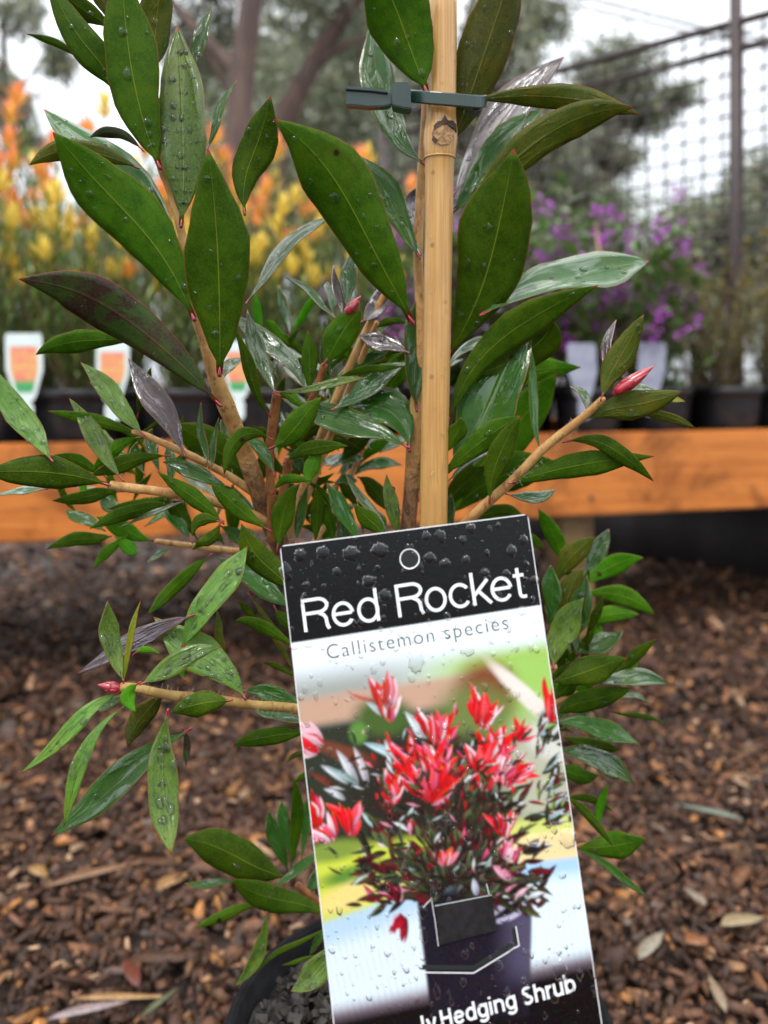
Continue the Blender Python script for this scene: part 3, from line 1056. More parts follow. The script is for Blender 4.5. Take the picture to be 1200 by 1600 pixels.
bench_tag(38, 572, 1.245, .028, .098, False, 'white edged tag with an orange picture at the far left of the bench', .1)
bench_tag(176, 578, 1.30, .026, .092, False, 'white edged tag with an orange picture, second from the left on the bench', -.05)
bench_tag(372, 576, 1.345, .025, .09, False, 'white edged tag with an orange picture, mostly hidden behind the left stem')
bench_tag(910, 578, 1.48, .026, .095, True, 'pale mauve tag behind the curled silver leaf on the right', .15)
bench_tag(1018, 575, 1.55, .026, .095, True, 'pale mauve tag behind the red bud on the right', -.1)

# ================================================================== HERO POT
potm = simple('pot_bag_plastic', (.008, .008, .009), (.015, .015, .017), .9, 60, .3, .002)
potm.node_tree.nodes['Principled BSDF'].inputs['Specular IOR Level'].default_value = .08
pot = empty('plant_pot', (PX, PY, 0), label='black plastic pot of dark potting mix holding the labelled shrub', cat='pot')
link('pot_body', lathe('pot_wall', [(0, .004), (.066, .004), (.069, .01), (PR - .001, PZ - .004), (PR, PZ), (PR - .001, PZ + .001), (PR - .0025, PZ), (.083, PZ - .02), (.0, PZ - .024)], 48), potm, pot, loc=(PX, PY, 0))
link('rim', lathe('rim', [(PR + .0004, PZ - .009), (PR + .0015, PZ - .0085), (PR + .0018, PZ + .0005), (PR + .001, PZ + .0016), (PR - .001, PZ + .0012)], 48), potm, pot, loc=(PX, PY, 0))
rr = pick(3)
vs, fs = [], []
n = 40
for j in range(n + 1):
    for i in range(n + 1):
        x, y = -1 + 2 * i / n, -1 + 2 * j / n
        s = .083 / max(1e-6, math.hypot(x, y)) if math.hypot(x, y) > 1 else .083
        if math.hypot(x, y) > 1: x, y = x * s, y * s
        else: x, y = x * .083, y * .083
        vs.append((x, y, PZ - .015 + .004 * math.sin(x * 120 + 2 * math.sin(y * 90)) * math.cos(y * 130) + rr.uniform(-.0015, .0015)))
for j in range(n):
    for i in range(n): fs.append((j * (n + 1) + i, j * (n + 1) + i + 1, (j + 1) * (n + 1) + i + 1, (j + 1) * (n + 1) + i))
link('potting_mix', mesh('potting_mix', vs, fs), simple('dark_mix', (.010, .009, .009), (.02, .017, .015), .5, 300, .8, .003), pot, loc=(PX, PY, 0))
V, F = [], []
for i in range(2600):
    a, q = rr.uniform(0, 6.28), .080 * math.sqrt(rr.random())
    c = Vector((q * math.cos(a), q * math.sin(a), PZ - .011 + rr.uniform(0, .003)))
    s = .0005 + .0020 * rr.random() ** 2
    ax = Vector((rr.gauss(0, 1), rr.gauss(0, 1), rr.gauss(0, .5))).normalized()
    ay = ax.cross(Vector((rr.gauss(0, 1), rr.gauss(0, 1), rr.gauss(0, 1)))).normalized()
    box_geo(c, ax * s * 1.6, ay * s, ax.cross(ay) * s * .6, V, F)
o = link('bark_fines', mesh('bark_fines', V, F), simple('bark_fines', (.012, .009, .007), (.03, .022, .016), .6, 300, 0), pot, loc=(PX, PY, 0), smooth=False)
o['kind'] = 'stuff'

# ================================================================== BAMBOO STAKE
def bamboo():
    m, N, L, b = newmat('bamboo')
    co = N.new('ShaderNodeTexCoord').outputs['Object']
    f = noise(N, L, co, 1100, 4, .6, .3, stretch=(1, 1, .018))
    g = noise(N, L, co, 60, 5, .65, .5, stretch=(1, 1, .5))
    c = mixc(N, L, smooth(N, L, f, .3, .7), (.60, .345, .11), (.44, .23, .065))
    st_ = noise(N, L, co, 40, 5, .7, 1.0, stretch=(1, 1, .35))
    c = mixc(N, L, smooth(N, L, st_, .45, .7, 0, .4), c, (.40, .21, .07))
    c = mixc(N, L, smooth(N, L, g, .62, .75, 0, .55), c, (.25, .12, .04))
    vo = N.new('ShaderNodeTexVoronoi'); vo.inputs['Scale'].default_value = 200; L.new(co, vo.inputs[0])
    se = N.new('ShaderNodeSeparateXYZ'); L.new(vo.outputs['Color'], se.inputs[0])
    c = mixc(N, L, math_(N, L, 'MULTIPLY', smooth(N, L, vo.outputs['Distance'], .1, .3, .7, 0), math_(N, L, 'GREATER_THAN', se.outputs[0], .85)), c, (.22, .11, .04))
    L.new(c, b.inputs['Base Color'])
    b.inputs['Roughness'].default_value = .32
    b.inputs['Coat Weight'].default_value = .3
    b.inputs['Subsurface Weight'].default_value = .05
    L.new(bump(N, L, f, .25, .0006), b.inputs['Normal'])
    return m


BAM = bamboo()
SD = .345
stk_b = Vector((P(672, 1250, .36).x, P(672, 1250, .36).y, PZ - .05))
st_pts = [(694, -120, 1.0), (691, 30, .98), (690, 150, .96), (689.5, 183, .98), (689, 205, 1.10), (688, 222, 1.13), (687.5, 236, 1.06), (687, 246, 1.03), (687, 250, .97), (686.5, 300, .93), (683, 500, .93), (679, 700, .92), (677, 830, .92), (672, 1250, .95)]
pts = [P(x, y, SD + max(0, (y - 800)) * .00004) for x, y, r in st_pts] + [stk_b]
rads = [23.6 / FPX * SD * r for x, y, r in st_pts] + [.006]
stake = empty('bamboo_stake', stk_b, label='smooth tan bamboo stake standing behind the label and tied to the shrub', cat='stake')
vs, fs = tube_geo(pts, rads, 28)
link('cane', mesh('cane', vs, fs), BAM, stake)
# node scar: dark ragged crack and rough patch
DK = simple('dark_scar', (.035, .015, .008), (.06, .03, .015), .7, 300, .4, .0005)
RS = simple('rough_node_patch', (.42, .24, .10), (.18, .09, .04), .7, 500, .8, .0006)
def on_stake(px, py, lift=.0002):
    c = P(687.5, py, SD)
    r = 24.5 / FPX * SD * 1.13 + lift
    dx = (px - 687.5) / FPX * SD
    dx = max(-r * .98, min(r * .98, dx))
    return c + RT * dx - FW * math.sqrt(r * r - dx * dx)
def patch(name, outline, mat, lift, parent):
    n = len(outline)
    cx, cy = sum(p[0] for p in outline) / n, sum(p[1] for p in outline) / n
    vs = [on_stake(cx, cy, lift)] + [on_stake(x, y, lift) for x, y in outline]
    vs += [on_stake((x + cx) / 2, (y + cy) / 2, lift) for x, y in outline]
    fs = []
    for i in range(n):
        j = (i + 1) % n
        fs.append((0, n + 1 + i, n + 1 + j)); fs.append((n + 1 + i, 1 + i, 1 + j, n + 1 + j))
    o = link(name, mesh(name, vs, fs), mat, parent)
    return o
patch('node_patch', [(677, 205), (688, 196), (700, 198), (709, 206), (708, 222), (700, 232), (687, 234), (677, 228), (673, 216)], RS, .00012, stake)
patch('node_scar', [(676, 204), (682, 198), (688, 197), (693, 188), (698, 196), (706, 195), (712, 199), (713, 212), (709, 206), (700, 202), (690, 203), (681, 207), (677, 211)], DK, .00022, stake)
patch('node_scar', [(675, 219), (678, 222), (683, 227), (678, 231), (673, 226)], DK, .00022, stake)
# node ridge
c = P(687, 247, SD)
vs, fs = tube_geo([c - UP * .0004, c, c + UP * .0004], [24.5 / FPX * SD * 1.0, 24.5 / FPX * SD * 1.05, 24.5 / FPX * SD * 1.0], 28, False)
link('node_ring', mesh('node_ring', vs, fs), BAM, stake)

# ================================================================== GREEN TIE
TG = simple('dark_green_plastic', (.016, .042, .032), (.012, .032, .026), .3, 60, .1, .0004, coat=.25)
tie = empty('plant_tie', P(690, 155, SD), label='dark green plastic plant tie clipped round the bamboo stake', cat='plant tie')


def extrude_px(name, outline, d0, d1, mat, parent, bev=.0004):
    """solid whose front outline lies at depth d0, going back to d1"""
    import bmesh
    n = len(outline)
    mid = P(outline[0][0], outline[0][1], d0)
    vs = []
    for (x, y) in outline: vs.append(P(x, y, d0))
    off = FW * (d1 - d0)
    vs += [v + off for v in vs]
    fs = [tuple(range(n))[::-1], tuple(range(n, 2 * n))] + [(i, (i + 1) % n, n + (i + 1) % n, n + i) for i in range(n)]
    me = mesh(name, vs, fs)
    bm = bmesh.new(); bm.from_mesh(me)
    bmesh.ops.recalc_face_normals(bm, faces=bm.faces)
    if bev: bmesh.ops.bevel(bm, geom=list(bm.edges), offset=bev, segments=2, affect='EDGES')
    bm.to_mesh(me); bm.free()
    return link(name, me, mat, parent, smooth=False)


extrude_px('pull_tab', [(540, 137), (548, 136), (556, 139), (600, 141), (612, 146), (612, 163), (600, 166), (575, 167), (560, 165), (541, 164)], SD - .009, SD - .004, TG, tie)
extrude_px('tab_ridge', [(540, 134), (582, 137), (606, 141), (606, 145), (582, 142), (540, 139)], SD - .0105, SD - .003, TG, tie, .0002)
extrude_px('lock_head', [(611, 134), (616, 128), (634, 127), (641, 131), (643, 170), (628, 168), (613, 164)], SD - .0115, SD - .003, TG, tie)
# band around stake: a loop
bp = []
cx = 700
for k in range(40):
    a = 2 * math.pi * k / 40
    x = cx + 58 * math.cos(a)
    yb = 150 + .09 * (x - 640)
    if x > 745: yb -= (x - 745) * .2
    bp.append(P(x, yb, SD - .0005 + .0092 * math.sin(a)))
vs, fs = [], []
n = 40
cc = P(cx, 155, SD)
for k in range(n):
    p = bp[k]
    out = (p - cc); out -= UP * out.dot(UP); out.normalize()
    h = .0027
    for (o_, z) in ((.0008, h), (.0008, -h), (-.0008, -h), (-.0008, h)):
        vs.append(p + out * o_ + UP * z)
for k in range(n):
    k2 = (k + 1) % n
    for q in range(4): fs.append((k * 4 + q, k2 * 4 + q, k2 * 4 + (q + 1) % 4, k * 4 + (q + 1) % 4))
o = link('band', mesh('band', vs, fs), TG, tie, smooth=False)
bv = o.modifiers.new('b', 'BEVEL'); bv.width = .0005; bv.segments = 2
extrude_px('band_end', [(738, 146), (752, 148), (757, 153), (757, 166), (751, 172), (738, 171)], SD - .0055, SD + .004, TG, tie)

# ================================================================== THE SHRUB
sb = Vector((PX - .005, PY + .005, PZ - .028))
shrub = empty('bottlebrush_shrub', sb, label='wet young bottlebrush shrub with glossy lance-shaped leaves and red buds', cat='shrub')


def stemmat(name, c1, c2, c3, bark=False):
    m, N, L, b = newmat(name)
    co = N.new('ShaderNodeTexCoord').outputs['Object']
    f = noise(N, L, co, 420, 6, .75, .4, stretch=(1, 1, .35))
    g = noise(N, L, co, 110, 4, .6, .8)
    c = mixc(N, L, smooth(N, L, g, .35, .65), c1, c2)
    c = mixc(N, L, smooth(N, L, f, .54, .64, 0, .75), c, c3)
    bs = f
    if bark:
        sp = N.new('ShaderNodeSeparateXYZ'); L.new(co, sp.inputs[0])
        k = smooth(N, L, math_(N, L, 'MULTIPLY_ADD', g, .05, sp.outputs[2]), bark, bark + .022, 1., 0.)
        q = noise(N, L, co, 170, 6, .8, 1.2, stretch=(1, 1, .3))
        bc = mixc(N, L, smooth(N, L, q, .38, .6), (.33, .17, .075), (.07, .035, .02))
        c = mixc(N, L, k, c, bc)
        bs = math_(N, L, 'ADD', f, math_(N, L, 'MULTIPLY', q, math_(N, L, 'MULTIPLY', k, 3.)))
    L.new(c, b.inputs['Base Color'])
    b.inputs['Roughness'].default_value = .5
    b.inputs['Coat Weight'].default_value = .2
    b.inputs['Specular IOR Level'].default_value = .3
    L.new(bump(N, L, bs, .8, .001), b.inputs['Normal'])
    return m


ZB = P(388, 690, .355).z
ST = {'t': stemmat('stem_tan', (.56, .33, .12), (.42, .21, .065), (.15, .06, .025)),
      'm': stemmat('stem_tan_to_bark', (.56, .33, .12), (.42, .21, .065), (.15, .06, .025), ZB),
      'b': stemmat('stem_bark', (.30, .15, .07), (.12, .06, .03), (.05, .03, .02)),
      'r': stemmat('stem_russet', (.22, .075, .02), (.30, .12, .035), (.08, .02, .012)),
      'g': stemmat('stem_tan_green', (.44, .29, .09), (.34, .20, .055), (.18, .08, .03))}
REDM = simple('red_petiole', (.30, .010, .022), (.17, .008, .014), .3, 400, .2, .0004, coat=.5)
BUDM = simple('bud_scales', (.42, .022, .035), (.26, .012, .025), .25, 260, .35, .0006, coat=.9, stretch=(1, 1, 1))

STEMS = [
    ('m', [(445, 862, .375, 18), (418, 806, .368, 18), (398, 750, .36, 16), (372, 680, .352, 14.5), (350, 625, .342, 15), (335, 585, .335, 13), (318, 530, .33, 9), (300, 475, .327, 8), (288, 400, .325, 7.5), (280, 345, .323, 7.5), (262, 290, .322, 6), (248, 252, .32, 6), (236, 160, .318, 5.5), (212, 60, .316, 5), (200, -60, .315, 4)], 60),
    ('m', [(634, 870, .372, 15), (638, 815, .37, 14), (645, 740, .368, 14), (650, 640, .365, 13), (657, 580, .364, 10), (657, 480, .363, 9), (653, 400, .362, 8), (657, 300, .362, 8), (664, 180, .36, 7), (666, 60, .36, 6), (668, -60, .36, 5)], 40),
    ('t', [(445, 850, .378, 8), (474, 760, .376, 7), (498, 690, .374, 7), (530, 610, .37, 7), (568, 525, .366, 6.5), (600, 462, .363, 6), (618, 430, .36, 5)], 22),
    ('t', [(470, 800, .385, 7), (508, 700, .38, 7), (545, 610, .375, 6), (590, 500, .37, 6)], 16),
    ('r', [(424, 850, .362, 8), (424, 780, .358, 8), (421, 710, .354, 8), (428, 650, .35, 8.5), (433, 612, .346, 8)], 16),
    ('r', [(438, 790, .368, 8), (447, 745, .366, 7.5), (452, 712, .364, 7)], 8),
    ('r', [(478, 640, .362, 6), (493, 610, .358, 6), (508, 567, .354, 7)], 8),
    ('t', [(425, 820, .366, 9), (385, 800, .36, 8), (330, 783, .352, 8), (250, 768, .34, 8), (200, 762, .335, 8), (170, 757, .332, 8)], 18),
    ('t', [(408, 778, .366, 8), (360, 745, .358, 7), (325, 726, .35, 6.5), (290, 708, .344, 6.5), (245, 688, .338, 6), (222, 678, .335, 5), (205, 674, .334, 4)], 18),
    ('t', [(400, 865, .39, 7), (330, 857, .388, 6), (240, 845, .385, 4.5)], 10),
    ('g', [(590, 1128, .36, 9), (470, 1108, .335, 8.5), (400, 1102, .322, 8), (340, 1094, .312, 8.5), (270, 1087, .306, 8.5), (215, 1076, .302, 8), (186, 1074, .300, 8)], 20),
    ('t', [(660, 890, .375, 9), (737, 808, .352, 8.5), (800, 752, .342, 8.5), (850, 700, .336, 8), (910, 653, .328, 7.5), (945, 620, .322, 6)], 18),
    ('r', [(580, 1500, .40, 8), (515, 1428, .40, 8), (482, 1398, .40, 7), (462, 1380, .40, 6)], 10),
    ('b', [None, (655, 1400, .40, 19), (620, 1200, .39, 18), (560, 1020, .385, 18), (500, 930, .38, 18), (445, 858, .375, 18)], 24),
    ('b', [(625, 1220, .39, 15), (632, 1050, .385, 15), (633, 860, .373, 15)], 12),
    ('t', [(640, 1350, .40, 9), (760, 1180, .40, 8), (850, 1110, .40, 7), (905, 1080, .40, 5)], 12),
    ('t', [(650, 1250, .40, 9), (780, 1130, .395, 7), (850, 1060, .385, 6), (868, 1040, .38, 5)], 12),
    ('r', [(700, 1400, .40, 8), (850, 1345, .40, 6), (905, 1322, .40, 5), (945, 1322, .40, 4)], 10),
    ('t', [(800, 1120, .40, 6), (865, 1000, .42, 5), (905, 930, .43, 5)], 10),
    ('t', [(470, 880, .39, 6), (520, 800, .40, 5), (555, 730, .41, 5), (570, 690, .41, 4)], 10),
    ('t', [(500, 870, .40, 6), (500, 800, .40, 5), (540, 740, .41, 5)], 8),
]
for kind, pl, n in STEMS:
    if pl[0] is None: pts = [sb + Vector((0, 0, -.01))] + [P(*q[:3]) for q in pl[1:]]; rads = [.0066] + [q[3] / FPX * q[2] for q in pl[1:]]
    else: pts = [P(*q[:3]) for q in pl]; rads = [q[3] / FPX * q[2] * .93 for q in pl]
    pts, rads = resample(pts, rads, n)
    # nodes: small swellings
    for i in range(1, len(rads) - 1): rads[i] *= R.uniform(.93, 1.08)
    vs, fs = tube_geo(pts, rads, 12, True, bump=.045)
    # bark buds
    for k in range(n // 3):
        i = R.randrange(1, len(pts) - 1)
        d = Vector((R.gauss(0, 1), -abs(R.gauss(.5, .6)), R.gauss(0, .4))).normalized()
        tube_geo([pts[i] + d * rads[i] * .7, pts[i] + d * rads[i] * 1.2 + Vector((0, 0, rads[i] * .25))], [rads[i] * .28, rads[i] * .10], 6, True, vs, fs)
    me = mesh('stem', vs, fs)
    o = link('stem', me, ST[kind], shrub)
    o.modifiers.new('s', 'SUBSURF').render_levels = 1
    # pale downy hairs on young twigs
LEAFSURF = []
PETS = []  # for droplets

DEF = {'U': (-.010, 12, -1), 'B': (-.008, 10, -1), 'O': (-.006, 15, -1), 'D': (-.004, 5, -1), 'G': (.016, 38, 1), 'M': (.010, 24, 1), 'S': (.022, 56, 1), 'V': (.018, 45, 1), 'Y': (.004, 25, 1)}


def leaf(kind, b, m, t, w, d, dd=None, roll=None, fold=None, parent=None, name='leaf'):
    ddd, rl, face = DEF[kind]
    dd = ddd if dd is None else dd
    roll = rl if roll is None else roll
    r = R
    N_ = 17
    b, m, t = Vector(b), Vector(m), Vector(t)
    ctl = 2 * m - (b + t) / 2
    Lpx = (t - b).length
    dd *= min(1.3, Lpx / 150)
    bow = r.uniform(-.05, .08) * Lpx / FPX * d
    ph, ph2 = r.uniform(0, 6), r.uniform(0, 6)
    pk = r.uniform(1.05, 1.32)
    sw = r.uniform(-.025, .025) * Lpx
    pn = Vector((-(t - b).y, (t - b).x)).normalized()
    cl = []
    for i in range(N_):
        f = i / (N_ - 1)
        q = b * (1 - f) ** 2 + ctl * 2 * f * (1 - f) + t * f * f
        q = q + pn * (sw * math.sin(2 * math.pi * f))
        cl.append(P(q.x, q.y, d + dd * f + bow * math.sin(math.pi * f)))
    fold = (r.uniform(.10, .28) if fold is None else fold) * (1 if face > 0 else -1)
    tw = math.radians(r.uniform(-22, 22))
    us = (-1, -.66, -.33, 0, .33, .66, 1)
    vs, uv, fr = [], [], []
    ra = math.radians(roll)
    sg = None
    for i, p in enumerate(cl):
        f = i / (N_ - 1)
        T = (cl[min(i + 1, N_ - 1)] - cl[max(i - 1, 0)]).normalized()
        V = (CAM - p).normalized()
        S = T.cross(V).normalized()
        Nn = S.cross(T)
        if Nn.dot(V) < 0: Nn = -Nn
        if sg is None or i == 0:
            up1 = (Nn * math.cos(ra) + S * math.sin(ra)).z
            up2 = (Nn * math.cos(ra) - S * math.sin(ra)).z
            sg = 1 if up1 > up2 else -1
            if face < 0: sg = -sg
        a = ra * sg + tw * (f - .5)
        N2 = Nn * math.cos(a) + S * math.sin(a)
        S2 = S * math.cos(a) - Nn * math.sin(a)
        pr = max(0, 1 - abs(2 * f ** pk - 1) ** 2.0)
        pr *= min(1, .30 + f / .12 * .70) * (1 - .22 * max(0, f - .72) / .28)
        if f < .05: pr = max(pr, .09)
        hw = (.95 if Lpx > 150 else .80) * pr * w / 2 * d / FPX / max(math.cos(ra), .42)
        if i == N_ - 1: hw = .00005
        for u in us:
            wav = 1 + (r.uniform(-.035, .035) if abs(u) == 1 else 0) + .075 * math.sin(f * 11 + (ph if u < 0 else ph2))
            off = N2 * (fold * abs(u) ** 1.3 * hw + .10 * hw * abs(u) * math.sin(f * 9 + (ph if u > 0 else ph2)))
            vs.append(p + S2 * (u * hw * wav) + off)
            uv.append((u * .5 + .5, f))
        fr.append((p, S2, N2, hw, T))
    fs = []
    k = len(us)
    for i in range(N_ - 1):
        for j in range(k - 1): fs.append((i * k + j, i * k + j + 1, (i + 1) * k + j + 1, (i + 1) * k + j))
    o = cl[0]
    me = mesh('leaf', [v - o for v in vs], fs, uvs=uv)
    ob = link(name, me, LM[kind], parent or shrub, loc=o)
    sm = ob.modifiers.new('t', 'SOLIDIFY'); sm.thickness = .0003; sm.offset = 0
    LEAFSURF.append((kind, fr, vs, fold, Lpx, w))
    if d < .375: PETS.append((ob, cl[0], cl[1], w, d))
    return ob


def Lf(k, bx, by, mx_, my, tx, ty, w, d, dd=None, roll=None, fold=None):
    return leaf(k, (bx, by), (mx_, my), (tx, ty), w, d, dd, roll, fold)


